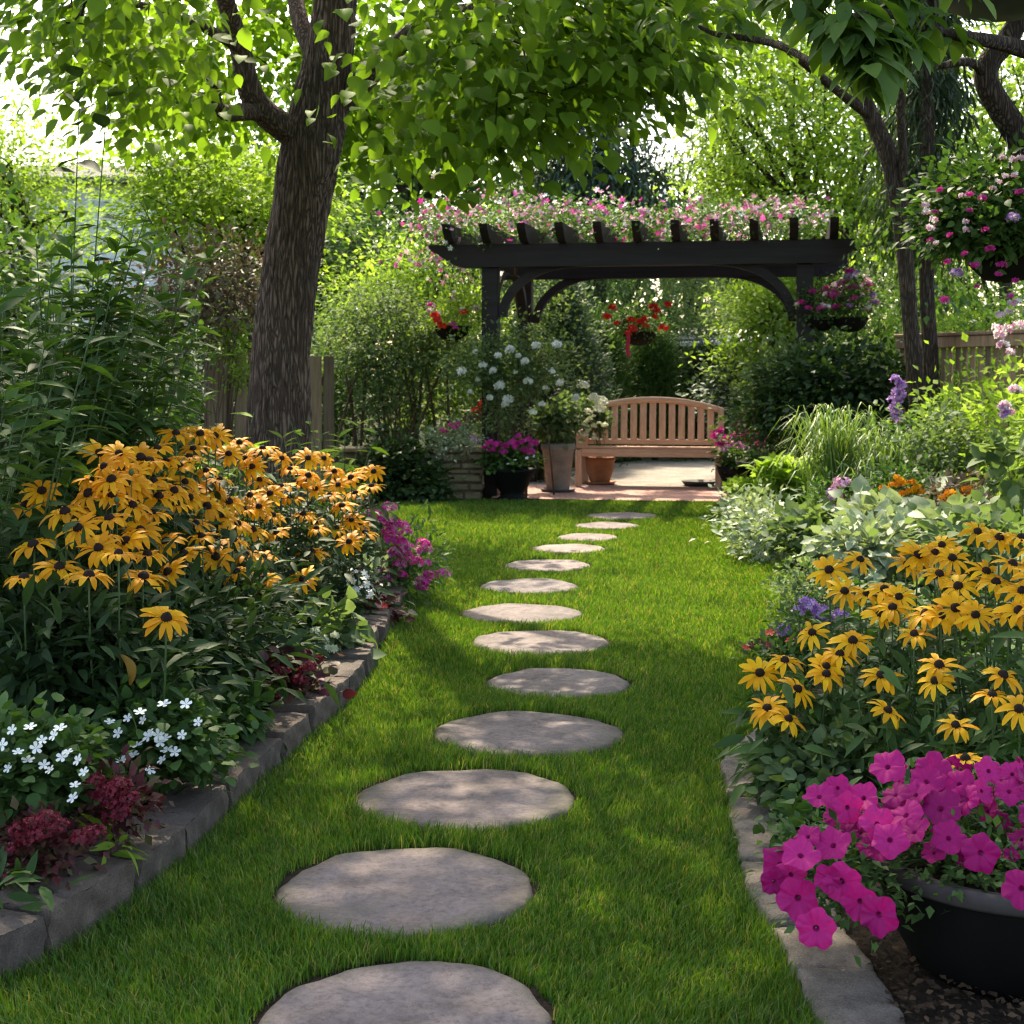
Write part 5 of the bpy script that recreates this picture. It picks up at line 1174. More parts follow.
m.build('blade', [petal_mat('wilted yellow', (.30, .17, .03), (.42, .26, .05)), M['stem']], t)

# bed filling: low ground cover nobody could count
def cover(name, label, xf, y0, y1, n, zmax, size, leafm, T_, seed):
    gg = np.random.default_rng(seed); y = gg.uniform(y0, y1, n); x = xf(gg, y, n); cl_ = (np.sin(x * 7 + seed) * np.sin(y * 6.1) * .5 + .5); z = .05 + zmax * gg.uniform(0, 1, n) * (.3 + .7 * cl_)
    a = gg.uniform(0, 6.28, n); m = MB(); scatter(m, T_, np.stack([x, y, z], -1), np.stack([np.cos(a), np.sin(a), gg.uniform(-.3, .5, n)], -1), np.stack([gg.normal(size=n) * .35, gg.normal(size=n) * .35 - .15, np.ones(n)], -1), size * gg.uniform(.6, 1.3, n))
    tag(m.build(name, leafm), label, 'ground cover', kind='stuff')
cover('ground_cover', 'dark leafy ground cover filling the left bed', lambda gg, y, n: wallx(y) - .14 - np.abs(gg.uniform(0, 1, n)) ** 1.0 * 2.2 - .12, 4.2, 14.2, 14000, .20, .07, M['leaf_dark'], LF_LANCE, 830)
cover('ground_cover', 'mixed green ground cover filling the right bed', lambda gg, y, n: curbx(y) + .24 + gg.uniform(0, 1, n) ** 1.3 * 2.4, 4.9, 14.4, 16000, .22, .06, M['leaf_mid'], LF_ROUND, 831)
cover('leaf_litter', 'brown bark chips and leaf litter on the soil beside the black pot', lambda gg, y, n: curbx(y) + .16 + gg.uniform(0, 1, n) * .9, 2.4, 4.9, 5200, .012, .022, M['mulch'], LF_SIMPLE, 832)
cover('leaf_litter', 'brown leaf litter on the soil behind the left edging blocks', lambda gg, y, n: wallx(y) - .15 - gg.uniform(0, 1, n) * .4, 2.6, 8.4, 3500, .03, .024, M['mulch'], LF_SIMPLE, 833)
# ------------------------------------------------------------------ middle distance, left
e = [E(190, 290, 12.3, .62, .5, .36, 60), E(235, 275, 12.5, .36, .4, .26, 30), E(160, 330, 12, .5, .4, .3, 34)]
shrub('smoke_bush', 'bronze-brown shrub with dusty reddish leaves under the yellow-green maple', 'shrub', base_of(195, 12.4, 0), e, LF_SIMPLE, .06, 34, .3, M['leaf_bronze'], 840, 5)
e = [E(235, 340, 13.65, .20, .08, .17, 26), E(228, 322, 13.65, .15, .08, .12, 12), E(245, 372, 13.6, .08, .06, .12, 8)]
shrub('variegated_vine', 'yellow-green vine spilling over the fence post left of the trunk', 'climbing plant', base_of(225, 13.6, 0), e, LF_SIMPLE, .05, 26, .16, M['leaf_bright'], 841, 4)
e = [E(395, 355, 15.9, .55, .45, .40, 80), E(345, 350, 16.2, .40, .4, .42, 50), E(440, 340, 15.9, .40, .35, .34, 50), E(380, 310, 16.3, .5, .4, .3, 50), E(400, 400, 15.8, .6, .35, .2, 40)]
t = shrub('viburnum', 'large grey-green shrub with many bare stems left of the pergola post', 'shrub', base_of(395, 15.9, 0), e, LF_SIMPLE, .058, 34, .26, M['leaf_soft'], 842, 5)
gg = np.random.default_rng(843)
for k_ in range(12):
    px = 335 + k_ * 10 + gg.normal() * 4; m = MB(); p0 = gb(px + gg.normal() * 5 - t.location.x * 0, 15.6 + gg.uniform(0, .5)); p1 = A3(px + gg.normal() * 14, 370 + gg.normal() * 10, 15.8)
    tube(m, spline([p0, (p0 + p1) / 2 + gg.normal(size=3) * .05, p1], 10), np.linspace(.022, .012, 10), 7, 0, True, .04, k_); m.V = [v - np.array(t.location) for v in m.V]; m.build('stem', M['stem_brown'], t)
e = [E(403, 480, 14.75, .38, .28, .34, 90), E(425, 490, 14.6, .16, .2, .2, 26), E(385, 470, 14.9, .25, .25, .4, 40)]
shrub('ivy_mound', 'dark glossy mound of ivy at the far left end of the lawn', 'shrub', base_of(412, 14.8, 0), e, LF_HEART, .06, 26, .16, M['leaf_dark'], 844, 3)
e = [E(505, 375, 15.05, .42, .28, .30, 70), E(475, 360, 15.1, .28, .22, .28, 36), E(545, 365, 15.1, .28, .24, .26, 36), E(500, 415, 15.0, .26, .2, .2, 26), E(520, 340, 15.2, .22, .2, .2, 16)]
t = shrub('rose_bush', 'white flowering rose bush wrapped round the left pergola post', 'shrub', base_of(515, 15.1, 0), e, LF_SIMPLE, .05, 28, .22, M['leaf_soft'], 845, 4)
put(t, 'rose', [A3(px, py, 14.8) for px, py in [(493,371),(528,381),(500,386),(510,350),(518,356),(536,346),(560,383),(542,404),(505,405),(478,380),(483,365),(470,392),(552,372),(575,398),(498,356),(525,362),(515,372),(545,388),(462,372),(533,412),(508,400),(557,345),(475,352),(490,398)]], .6, 1.35)
# urn with magenta flowers in front of the post
t = thing('urn', 'black footed urn of magenta flowers at the lawn end below the left pergola post', 'pot', gb(512, 14.85, .0))
m = MB(); lathe(m, [(.0, 0), (.155, 0), (.16, .03), (.12, .05), (.115, .09), (.16, .15), (.20, .25), (.235, .30), (.24, .325), (.215, .325), (.20, .29), (.0, .285)], 40); m.build('bowl', M['blackpot'], t)
e = [E(511, 458, 14.85, .26, .2, .10, 50)]
t = shrub('geranium', 'round mound of magenta flowers growing in the black urn', 'flower plant', gb(512, 14.85, .29), e, LF_ROUND, .045, 20, .12, M['leaf_mid'], 846, 3, stem_m='stem', stem_r=.004)
put(t, 'magbun', [A3(px, py, 14.65) for px, py in [(486,448),(492,450),(497,445),(505,446),(512,443),(516,447),(522,442),(528,440),(534,444),(525,450),(503,452),(518,436),(490,443),(530,452)]], .8, 1.2)
put(t, 'white5', [A3(px, py, 14.6) for px, py in [(515,460),(527,458),(534,456),(508,464)]], 1, 1.4)
# planter-bed flowers
e = [E(455, 438, 14.98, .27, .2, .15, 44), E(440, 445, 15, .2, .2, .1, 20)]
t = shrub('verbena', 'bushy pink and purple flowered plant on top of the stone raised bed', 'flower plant', gb(455, 15.0, .40), e, LF_SIMPLE, .045, 22, .15, M['leaf_silver'], 847, 3, stem_m='stem', stem_r=.004)
put(t, 'lilac', [A3(px, py, 14.75) for px, py in [(473,437),(476,442)]], .6, .8); put(t, 'phloxm', [A3(px, py, 14.75) for px, py in [(450,425),(455,428),(445,432),(442,430),(458,424)]], .5, .7)
t = thing('plant_stand', 'small rustic wooden plant stand behind the left pergola post', 'stand', gb(479, 16.0, 0))
m = MB(); box(m, (0, 0, .80), (.34, .26, .05), 0, .01); m.build('top', M['fence_r'], t)
for sx in (-.13, .13):
    for sy in (-.09, .09): m = MB(); box(m, (sx, sy, .39), (.045, .045, .775), 0, .005); m.build('leg', M['fence_r'], t)
m = MB(); box(m, (0, 0, .35), (.28, .2, .03)); m.build('shelf', M['fence_r'], t)
e = [E(482, 410, 16.0, .12, .1, .09, 14)]
t = shrub('geranium', 'red flowering plant standing on the rustic wooden stand', 'flower plant', gb(479, 16.0, .825), e, LF_ROUND, .05, 14, .09, M['leaf_dark'], 848, 2, stem_m='stem', stem_r=.004); put(t, 'geranium', [A3(px, py, 15.85) for px, py in [(480,405),(484,410),(481,414),(485,402),(477,411)]], .9, 1.2)
# grey pot
t = thing('planter_pot', 'tall weathered grey-brown tapered pot left of the bench', 'pot', gb(558, 15.9, .014))
m = MB(); lathe(m, [(.0, 0), (.115, 0), (.12, .02), (.168, .44), (.178, .445), (.182, .455), (.182, .50), (.176, .51), (.155, .51), (.15, .47), (.0, .46)], 40); m.build('pot_body', M['greypot'], t)
m = MB(); lathe(m, [(.0, -.001), (.17, -.001), (.19, .03), (.18, .03), (.165, .012), (.118, .012)], 40); m.build('saucer', M['potrim'], t)
e = [E(553, 425, 15.9, .19, .18, .15, 40), E(566, 415, 15.9, .13, .14, .16, 20)]
shrub('hydrangea', 'leafy grey-green plant growing in the tall weathered pot', 'plant', gb(558, 15.9, .47), e, LF_OVATE, .075, 18, .14, M['leaf_soft'], 849, 4, stem_m='stem', stem_r=.004)
t = thing('garden_stake', 'thin brown stake leaning against the tall weathered pot', 'stake', gb(553, 15.45, .014)); m = MB(); tube(m, [(.01, 0, 0), (-.02, .03, .35), (-.06, .08, .72)], [.010, .009, .007], 8); m.build('rod', M['stem_brown'], t)
# terracotta pot with white hydrangea behind the bench arm
t = thing('terracotta_pot', 'rounded terracotta pot standing under the left end of the bench', 'pot', gb(600, 16.95, .014))
m = MB(); lathe(m, [(.0, 0), (.10, 0), (.11, .02), (.150, .15), (.165, .26), (.172, .265), (.172, .30), (.15, .30), (.145, .26), (.0, .255)], 40); m.build('pot_body', M['terracotta'], t)
m = MB(); lathe(m, [(.0, -.001), (.16, -.001), (.18, .03), (.165, .03), (.10, .012)], 40); m.build('saucer', M['terracotta'], t)
e = [E(594, 421, 16.8, .15, .10, .14, 44), E(585, 410, 16.8, .15, .12, .10, 26)]
t = shrub('hydrangea', 'white hydrangea leaning over the left end of the bench', 'shrub', gb(600, 16.95, .28), e, LF_OVATE, .05, 20, .10, M['leaf_soft'], 850, 5, stem_m='stem', stem_r=.005)
put(t, 'hydra', [A3(px, py, 16.3) for px, py in [(570,403),(577,408),(594,398),(601,402),(583,386),(588,412),(566,410),(598,410)]], .55, .85); put(t, 'cream', [A3(592 + rg.normal() * 9, 426 + rg.normal() * 9, 16.5) for _ in range(22)], .7, 1.3)
# right of the bench
t = thing('bowl_planter', 'dark round bowl planter with purple and red flowers at the right end of the bench', 'pot', gb(737, 16.2, .014))
m = MB(); lathe(m, [(.0, 0), (.12, 0), (.13, .03), (.2, .17), (.22, .25), (.205, .25), (.19, .2), (.0, .2)], 36); m.build('bowl', M['blackpot'], t)
e = [E(738, 458, 16.2, .30, .24, .14, 50)]
t = shrub('calibrachoa', 'low mound of purple and magenta flowers in the bowl by the bench', 'flower plant', gb(737, 16.2, .22), e, LF_ROUND, .04, 20, .13, M['leaf_mid'], 851, 3, stem_m='stem', stem_r=.004)
put(t, 'magbun', [A3(px, py, 15.95) for px, py in [(716,437),(724,440),(732,436),(745,440),(752,436),(720,444),(760,444),(738,446),(718,432),(741,430),(729,443)]], 1.0, 1.5); put(t, 'lilac', [A3(px, py, 15.93) for px, py in [(735,443),(742,447),(728,446),(748,449),(722,450),(755,447)]], .7, 1.0)
e = [E(757, 432, 16.6, .22, .18, .14, 30)]
t = shrub('dahlia', 'crimson flowering plant just behind the purple bowl planter', 'flower plant', gb(757, 16.6, 0), e, LF_SIMPLE, .05, 18, .12, M['leaf_red'], 852, 3, stem_m='stem', stem_r=.005); put(t, 'magbun', [A3(px, py, 16.4) for px, py in [(750,428),(758,424),(764,430),(755,436),(768,437),(746,436),(762,440)]], 1.0, 1.5)
t = thing('bird_bath', 'low dark shallow bird bath bowl beside the purple bowl planter', 'bird bath', gb(760, 15.8, 0))
m = MB(); lathe(m, [(.0, 0), (.12, 0), (.11, .03), (.06, .06), (.055, .22), (.09, .26), (.235, .30), (.25, .335), (.235, .335), (.1, .295), (.0, .29)], 36); m.build('basin', M['metal'], t)
t = thing('stone_tray', 'flat dark stone tray lying under the right side of the bench', 'tray', gb(699, 16.75, .014)); m = MB(); lathe(m, [(.0, 0), (.16, 0), (.2, .05), (.185, .05), (.15, .025), (.0, .022)], 32); m.build('dish', M['potrim'], t)

# hanging baskets of the pergola
def basket(label, top, drop, r, plantlabel, fl, leafm, seed, depth=.75, chain=.003):
    top = np.array(top); c = top - np.array([0, 0, drop]); t = thing('hanging_basket', label, 'hanging basket', c)
    m = MB(); lathe(m, [(.0, -r * depth), (r * .45, -r * depth * .92), (r * .8, -r * depth * .55), (r, 0), (r * 1.03, .012), (r * .96, .012), (r * .9, -.02), (.0, -.02)], 32); m.build('basket_bowl', M['wicker'], t)
    for k in range(3):
        a = k * 2.094 + .4; m = MB(); tube(m, [(math.cos(a) * r, math.sin(a) * r, .01), (0, 0, min(drop * .9, drop - .04))], chain, 6); m.build('chain', M['metal'], t)
    m = MB(); tube(m, [(0, 0, min(drop * .9, drop - .04)), (0, 0, drop)], chain * 1.3, 6); m.build('hook', M['metal'], t)
    return c
c = basket('black bowl basket hanging from the right end of the pergola beam, nearest its post', pg(3.32, -.05, 2.345), .54, .165, '', 0, 0, 1)
e = [(c + [0, 0, .12], (.24, .22, .17), 40)]
t = shrub('hanging_fuchsia', 'fuchsia with pink flowers filling the basket nearest the right pergola post', 'flower plant', c, e, LF_SIMPLE, .045, 22, .15, M['leaf_mid'], 860, 2, stem_m='stem', stem_r=.003); put(t, 'magbun', surf_pts(rg, e, 14), .6, 1.0); put(t, 'palep', surf_pts(rg, e, 7), .5, .8)
c = basket('black bowl basket at the outermost tip of the right pergola beam', pg(3.60, -.05, 2.5), .70, .175, '', 0, 0, 1)
e = [(c + [0, 0, .13], (.26, .22, .19), 44), (c + [.02, 0, .32], (.16, .14, .14), 16)]
t = shrub('hanging_petunia', 'magenta and pale flowers filling the outermost right pergola basket', 'flower plant', c, e, LF_SIMPLE, .045, 22, .16, M['leaf_mid'], 861, 2, stem_m='stem', stem_r=.003); put(t, 'magbun', surf_pts(rg, e, 16), .7, 1.1); put(t, 'palep', surf_pts(rg, e, 12), .5, .9); put(t, 'purple', surf_pts(rg, e, 6), .8, 1.1)
c = basket('dark basket hanging from the rear beam above the bench', pg(1.32, PD + .03, 2.345), .62, .2, '', 0, 0, 1)
e = [(c + [0, 0, .10], (.33, .26, .17), 56), (c + [-.2, 0, .06], (.16, .16, .12), 16)]
t = shrub('hanging_begonia', 'bright red flowers trailing from the basket above the bench', 'flower plant', c, e, LF_SIMPLE, .05, 20, .17, M['leaf_mid'], 862, 2, stem_m='stem', stem_r=.003); put(t, 'geranium', [A3(px, py, 16.75) for px, py in [(607,317),(613,308),(617,323),(631,320),(645,319),(646,326),(653,307),(655,317),(664,328),(668,305),(633,329),(628,333),(640,322),(657,311)]], .8, 1.2)
o_ = Vector(t.location)
t = thing('ribbon', 'narrow crimson ribbon hanging below the red flowered basket', 'ribbon', A3(628, 334, 16.75)); m = MB(); V = []
for i in range(10): z = -.028 * i; x = .008 * math.sin(i * .9); V += [(x - .02, .004 * math.sin(i), z), (x + .02, -.004 * math.sin(i), z), (x + .02, .006 - .004 * math.sin(i), z), (x - .02, .006 + .004 * math.sin(i), z)]
m.add(V, {4: [(4 * i + k, 4 * i + (k + 1) % 4, 4 * i + 4 + (k + 1) % 4, 4 * i + 4 + k) for i in range(9) for k in range(4)]}); m.build('strip', M['ribbon'], t)
c = basket('dark basket hanging from the left end of the pergola beam', pg(-.40, -.03, 2.36), .62, .19, '', 0, 0, 1)
e = [(c + [0, 0, .12], (.28, .22, .17), 44), (c + [.12, 0, .26], (.12, .12, .18), 14)]
t = shrub('hanging_geranium', 'pink, red and white flowers in the basket left of the left pergola post', 'flower plant', c, e, LF_SIMPLE, .045, 22, .16, M['leaf_bright'], 863, 2, stem_m='stem', stem_r=.003); put(t, 'geranium', [A3(px, py, 15.15) for px, py in [(435,316),(438,321),(464,312),(442,326)]], .8, 1.1); put(t, 'palep', surf_pts(rg, e, 9), .6, 1.0); put(t, 'phloxm', [A3(px, py, 15.15) for px, py in [(452,324),(455,328),(430,305)]], .6, .8)

# near hanging basket at the right edge
c = basket('black hanging basket on chains under the dark branch at the right edge', A3(1006, 110, 7), .60, .22, '', 0, 0, 1, .95, .005)
e = [(c + [-.08, -.05, .16], (.36, .3, .22), 110), (c + [-.16, -.05, -.12], (.26, .22, .26), 70), (c + [.15, 0, .12], (.3, .26, .22), 60), (c + [.12, -.04, -.25], (.22, .16, .16), 40), (c + [-.22, -.2, -.30], (.12, .14, .13), 22), (c + [.0, -.25, -.36], (.16, .14, .12), 26)]
t = shrub('hanging_impatiens', 'overflowing hanging plant with pink and white blossoms at the right edge', 'flower plant', c, e, LF_OVATE, .05, 17, .16, M['leaf_mid'], 864, 3, stem_m='stem', stem_r=.003)
put(t, 'palep', [A3(px, py, 6.55) for px, py in [(925,205),(926,212),(933,220),(930,228),(936,243),(965,222),(967,230),(1003,158),(1012,160),(1020,158),(993,188),(998,182),(1005,176),(1015,175),(956,275),(1014,218),(1018,302),(1008,312),(1000,315),(962,196),(945,302),(1012,304)]], .30, .48)
put(t, 'magbun', [A3(px, py, 6.5) for px, py in [(935,212),(982,198),(965,254),(990,249),(999,274),(1016,281),(978,287),(970,194),(945,300),(1020,192),(1010,296),(950,235),(940,190),(975,265),(985,230),(1002,265),(970,210),(930,240),(948,262)]], .30, .52); put(t, 'purple', [A3(px, py, 6.5) for px, py in [(957,274),(1013,219)]], .6, .8)
t = thing('hanging_bowl', 'dark smooth bowl hanging above the branch at the very top right corner', 'hanging bowl', A3(1005, -20, 5.6))
m = MB(); lathe(m, [(.0, -.13), (.14, -.125), (.21, -.09), (.24, -.03), (.25, .06), (.26, .07), (.25, .08), (.23, .06), (.0, .05)], 40); m.build('bowl', simple('dark violet glaze', (.030, .026, .040), .45, .5), t)
for k in range(3):
    a = k * 2.094 + .3; m = MB(); tube(m, [(math.cos(a) * .24, math.sin(a) * .24, .07), (0, 0, .85)], .004, 6); m.build('chain', M['metal'], t)

# ------------------------------------------------------------------ conifers and hedges behind the bench
def conifer(label, px, d, top_py, rx, leafm, seed, name='conifer', z0=0.0):
    ztop = CAM_H - (top_py - HY) * d / F_PX; gg = np.random.default_rng(seed); b = gb(px, d, z0); t = thing(name, label, 'conifer', b); m = MB(); n = int(240 * rx / .5 * ztop / 1.8)
    u = gg.uniform(0, 1, n); a = gg.uniform(0, 6.28, n); r = rx * np.minimum(1, (1 - u) * 1.5 + .12) * (.8 + .2 * np.sin(5 * a + u * 9)) * np.sqrt(gg.uniform(.45, 1, n)); P = np.stack([r * np.cos(a), r * np.sin(a), .08 + u * (ztop - .1)], -1)
    D = np.stack([np.cos(a), np.sin(a), np.full(n, .7)], -1); clump_leaves(m, LF_NARROW, gg, P, nrm(D), 52, .22, .08, 0, .4, -.3, .6, 1.1); tube(m, [(0, 0, 0), (0, 0, ztop * .9)], [.05, .01], 8, 1)
    m.build('foliage', [leafm, M['stem_brown']], t)
conifer('rounded green conifer just behind the left half of the bench', 600, 21.3, 318, .54, M['leaf_conifer'], 870)
conifer('rounded green conifer directly behind the arch of the bench', 655, 21.6, 332, .52, M['leaf_conifer'], 871)
conifer('low dark hedge conifer behind the right end of the bench', 705, 21.8, 352, .52, M['leaf_yewdark'], 872)
conifer('blue-grey spruce rising behind the white rose bush', 560, 20, 284, .75, M['leaf_blue'], 873)
conifer('dark conifer between white rose bush and tall pot', 540, 17.6, 380, .4, M['leaf_yewdark'], 874)
e = [E(727, 395, 18.0, .30, .3, .42, 50), E(738, 430, 17.8, .22, .3, .3, 30)]
shrub('laurel_bush', 'dark bush with pale bluish leaves right behind the right end of the bench', 'shrub', gb(727, 18), e, LF_OVATE, .085, 18, .24, M['leaf_blue'], 875, 3)
e = [E(835, 398, 14.1, .55, .5, .44, 110), E(880, 388, 14.2, .38, .4, .42, 60), E(800, 405, 14.0, .4, .4, .40, 60), E(860, 430, 13.8, .5, .3, .25, 40)]
shrub('rhododendron', 'big dark evergreen shrub below the right pergola post', 'shrub', gb(840, 14.2), e, LF_OVATE, .075, 24, .26, M['leaf_dark'], 876, 5)
e = [E(772, 395, 14.4, .30, .35, .40, 60), E(765, 425, 14.3, .25, .3, .25, 30), E(792, 372, 14.4, .28, .3, .22, 30)]
shrub('dogwood', 'pale green leafy shrub between the bench and the big dark evergreen', 'shrub', gb(775, 14.4), e, LF_SIMPLE, .07, 26, .24, M['leaf_soft'], 877, 4)
for k_, (px, d, top, w_, mt, lab) in enumerate([
    (90, 15.5, 330, 1.4, 'leaf_dark', 'dark shrub mass behind the fence at the far left'), (290, 17.5, 300, 1.0, 'leaf_mid', 'green shrub behind the fence right beside the big trunk'),
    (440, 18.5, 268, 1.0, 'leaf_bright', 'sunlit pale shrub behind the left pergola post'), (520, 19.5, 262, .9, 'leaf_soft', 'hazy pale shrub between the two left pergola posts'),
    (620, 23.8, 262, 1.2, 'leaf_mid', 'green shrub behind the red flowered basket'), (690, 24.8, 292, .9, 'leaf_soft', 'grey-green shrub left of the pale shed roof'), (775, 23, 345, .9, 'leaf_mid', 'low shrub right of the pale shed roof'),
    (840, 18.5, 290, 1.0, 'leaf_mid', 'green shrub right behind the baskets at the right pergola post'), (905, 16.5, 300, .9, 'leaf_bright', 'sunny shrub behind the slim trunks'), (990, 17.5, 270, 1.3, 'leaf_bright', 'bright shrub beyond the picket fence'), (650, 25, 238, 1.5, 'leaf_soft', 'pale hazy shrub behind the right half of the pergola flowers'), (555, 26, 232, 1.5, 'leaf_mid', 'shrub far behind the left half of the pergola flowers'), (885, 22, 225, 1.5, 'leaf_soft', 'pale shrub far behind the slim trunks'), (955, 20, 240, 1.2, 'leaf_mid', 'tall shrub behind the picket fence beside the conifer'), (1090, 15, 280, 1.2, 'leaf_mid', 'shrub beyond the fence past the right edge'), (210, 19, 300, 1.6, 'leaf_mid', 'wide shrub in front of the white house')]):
    zt_ = CAM_H - (top - HY) * d / F_PX; b = gb(px, d)
    e = [(b + [0, 0, zt_ * .5], (w_, .7, zt_ * .52), int(110 * w_)), (b + [w_ * .5, .1, zt_ * .4], (w_ * .7, .6, zt_ * .42), int(60 * w_))]
    shrub('garden_shrub', lab, 'shrub', b, e, LF_SIMPLE, .07, 42, .34, M[mt], 880 + k_, 4, 'background shrubs behind fence and pergola')

# ------------------------------------------------------------------ right bed
def tuft(name, label, base, n, h, spread, leafm, seed, cat='grass clump', w=1.0):
    gg = np.random.default_rng(seed); t = thing(name, label, cat, base); m = MB()
    for i in range(n):
        a = gg.uniform(0, 6.28); hh = h * gg.uniform(.55, 1.1); sp_ = spread * gg.uniform(.15, 1); p0 = np.array([gg.normal() * .07, gg.normal() * .07, 0]); dr = np.array([math.cos(a), math.sin(a), 0])
        pts = spline([p0, p0 + dr * sp_ * .3 + [0, 0, hh * .6], p0 + dr * sp_ * .75 + [0, 0, hh * .95], p0 + dr * sp_ * 1.25 + [0, 0, hh * gg.uniform(.6, .95)]], 9); sd_ = np.array([-dr[1], dr[0], 0]); ww = .0055 * w * np.array([.7, 1, 1, 1, .95, .85, .7, .45, .08])
        V = np.stack([pts - sd_ * ww[:, None], pts + sd_ * ww[:, None]], 1).reshape(-1, 3); m.add(V, {4: [(2 * k, 2 * k + 1, 2 * k + 3, 2 * k + 2) for k in range(8)]})
    m.build('blades', leafm, t)
tuft('ornamental_grass', 'tall arching clump of ornamental grass in front of the big dark evergreen', gb(835, 11.6), 420, 1.0, .42, M['grass_tall'], 900)
tuft('ornamental_grass', 'second grass clump to the right, in front of the slim trunks', gb(885, 11.2), 260, .85, .36, M['grass_tall'], 901)
tuft('daylily', 'low strappy green leaves left of the tall grass clump', gb(795, 12.2), 160, .6, .34, M['leaf_bright'], 902, 'plant', 2.2)
t = thing('delphinium', 'purple flower spike standing in front of the slim tree trunks', 'flower plant', gb(897, 11.8, .02)); m = MB(); tube(m, [(0, 0, 0), (.01, 0, .6), (0, 0, 1.22)], [.006, .005, .002], 6); m.build('stem', M['stem'], t)
gg = np.random.default_rng(903); o0 = np.array(t.location)
put(t, 'purple', [A3(897 + gg.normal() * 3.2 * (1 - f * .4), 420 - f * 42, 11.75) for f in np.linspace(0, 1, 18)], .75, 1.1)
m = MB(); a = gg.uniform(0, 6.28, 40); scatter(m, LF_LANCE, np.stack([np.zeros(40), np.zeros(40), gg.uniform(.1, .8, 40)], -1), np.stack([np.cos(a), np.sin(a), .2 + 0 * a], -1), np.tile([0, 0, 1.], (40, 1)), .12); m.build('foliage', M['leaf_mid'], t)
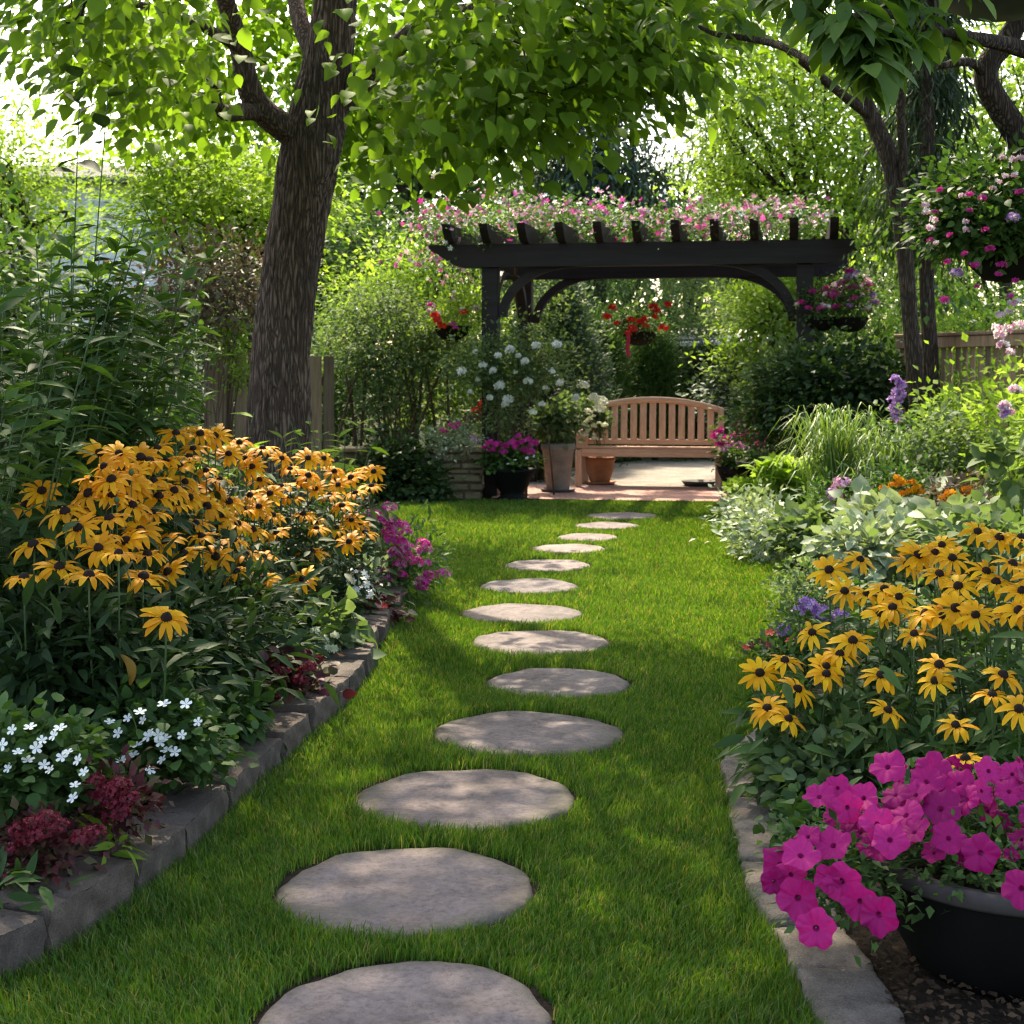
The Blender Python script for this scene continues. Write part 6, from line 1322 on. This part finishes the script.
spec = [
 ('hosta', 'bright green broad-leaved hosta beside the patio at the start of the right bed', 'plant', (782, 484, 12.3), (.24, .26, .18), 30, LF_HEART, .13, 9, 'leaf_bright', None),
 ('ladys_mantle', 'pale yellow-green frothy plant at the patio corner of the right bed', 'plant', (750, 494, 13.6), (.18, .24, .10), 40, LF_ROUND, .06, 20, 'leaf_bright', None),
 ('dead_nettle', 'silver-leaved ground plant at the lawn edge, farthest along the right bed', 'plant', (752, 517, 11.6), (.28, .30, .18), 56, LF_SIMPLE, .06, 18, 'leaf_silver', None),
 ('dead_nettle', 'silver-leaved ground plant bulging onto the lawn below the hosta', 'plant', (775, 538, 10.2), (.30, .30, .20), 60, LF_SIMPLE, .06, 18, 'leaf_silver', None),
 ('lambs_ear', 'woolly grey-green clump between the lilac phlox and the lawn', 'plant', (812, 535, 9.6), (.26, .26, .12), 40, LF_OVATE, .09, 12, 'leaf_soft', None),
 ('lambs_ear', 'grey leaved clump behind the upturned golden black-eyed Susans', 'plant', (865, 550, 8.2), (.30, .26, .12), 46, LF_OVATE, .09, 12, 'leaf_silver', None),
 ('catmint', 'fine grey-green plant spilling on the lawn left of the black-eyed Susans', 'plant', (812, 590, 7.8), (.20, .26, .13), 50, LF_SIMPLE, .035, 24, 'leaf_soft', None),
 ('siberian_bugloss', 'big silver-veined leaves in the centre of the right bed', 'plant', (893, 522, 9.3), (.30, .28, .10), 30, LF_HEART, .115, 8, 'leaf_silver', None),
 ('siberian_bugloss', 'big silver-green leaves below the small orange flowers at the fence', 'plant', (950, 530, 8.6), (.34, .28, .09), 30, LF_HEART, .11, 8, 'leaf_silver', None),
 ('phlox', 'lilac phlox in the middle of the right bed', 'flower plant', (842, 505, 9.9), (.24, .22, .22), 44, LF_LANCE, .06, 18, 'leaf_mid', ('lilac', [(838,485),(833,492),(842,481),(847,512),(838,510),(852,506),(845,518),(858,500),(830,508),(862,512),(850,520),(835,498)])),
 ('lantana', 'yellow and orange flowers in front of the grass clump', 'flower plant', (903, 490, 9.7), (.22, .2, .14), 36, LF_SIMPLE, .05, 20, 'leaf_mid', ('orange', [(893,485),(900,480),(905,484),(912,482),(918,487),(890,492),(903,494),(910,491),(897,478),(921,492),(884,488)])),
 ('lantana', 'orange-red flowers closest to the fence in the right bed', 'flower plant', (957, 498, 9.1), (.20, .2, .12), 30, LF_SIMPLE, .05, 20, 'leaf_bronze', ('orange', [(944,498),(951,493),(958,497),(966,490),(962,500),(971,494),(948,503)])),
 ('heuchera', 'grey-purple leafy plant behind the tallest golden black-eyed Susans', 'plant', (990, 545, 7.2), (.32, .3, .10), 40, LF_ROUND, .06, 16, 'leaf_soft', None),
 ('canna', 'upright broad blue-green leaves at the fence near the right edge', 'plant', (1014, 480, 8.2), (.14, .18, .22), 18, LF_OVATE, .12, 6, 'leaf_soft', None),
 ('shasta_foliage', 'mixed green leafy plant below the picket fence', 'plant', (935, 450, 11.2), (.42, .4, .32), 70, LF_SIMPLE, .07, 20, 'leaf_soft', None),
 ('shasta_foliage', 'low leafy plant at the foot of the slim trunks', 'plant', (905, 455, 12.4), (.42, .36, .28), 60, LF_SIMPLE, .07, 20, 'leaf_mid', None),
 ('verbena', 'small plant with red and purple flowers at the lawn edge left of the black-eyed Susans', 'flower plant', (790, 655, 6.4), (.14, .2, .08), 34, LF_SIMPLE, .04, 18, 'leaf_mid', ('red5', [(746,648),(752,645),(770,633),(762,640),(790,640),(768,645),(805,632),(812,640)])),
 ('speedwell', 'small purple flowered plant behind the lawn-edge black-eyed Susans', 'flower plant', (818, 625, 6.6), (.18, .2, .12), 30, LF_SIMPLE, .04, 18, 'leaf_mid', ('purple', [(825,620),(820,614),(842,616),(785,634),(800,612),(808,606),(830,626)])),
 ('begonia', 'low red flowered plant beside the curved edging stone', 'flower plant', (784, 768, 4.8), (.06, .10, .05), 30, LF_ROUND, .036, 14, 'leaf_mid', ('red5', [(780,748),(787,752),(774,756),(783,760),(790,764),(768,766),(776,770),(786,745)])),
 ('geranium_foliage', 'soft green scalloped leaves left of the magenta petunias', 'plant', (822, 778, 4.25), (.10, .13, .10), 44, LF_ROUND, .042, 14, 'leaf_soft', None),
 ('geranium_foliage', 'low green leaves trailing on the soil between petunias and edging stones', 'plant', (812, 826, 3.85), (.06, .10, .05), 26, LF_ROUND, .038, 12, 'leaf_mid', None),
]
for k_, (nm, lab, cat, (px, py, d), r, n, T_, sz, per, mt, fl) in enumerate(spec):
    c = A3(px, py, d); b = gb(px, d, .03); c[2] = max(c[2], .03 + r[2] * .35)
    t = shrub(nm, lab, cat, b, [(c, r, n)], T_, sz, per, max(r[0] * .5, .08), M[mt], 910 + k_, 4, stem_m='stem', stem_r=.004)
    if fl: put(t, fl[0], [A3(a, b_, d - r[1] * .8) for a, b_ in fl[1]], .7 if fl[0] != 'red5' else 1.0, 1.1 if fl[0] != 'red5' else 1.5)
# climbers on the right fence
e = [(np.array([3.6, 12.3, .85]), (.18, .6, .55), 44), (np.array([3.62, 11.0, .75]), (.22, .9, .6), 70), (np.array([3.55, 9.4, .8]), (.25, .9, .7), 90), (np.array([3.5, 8.2, .9]), (.3, .6, .75), 60)]
t = shrub('climbing_rose', 'light green climber with pale pink flowers covering the picket fence', 'climbing plant', (3.65, 9.5, .0), e, LF_SIMPLE, .07, 20, .26, M['leaf_bright'], 940, 6)
put(t, 'palep', [A3(px, py, 8.6) for px, py in [(1000,335),(1003,345),(1006,330),(1010,352),(1005,405),(1008,412),(1018,325),(1015,390),(996,328)]], .6, 1.0); put(t, 'purple', [A3(px, py, 8.6) for px, py in [(1003,408),(1006,415)]], .8, 1)
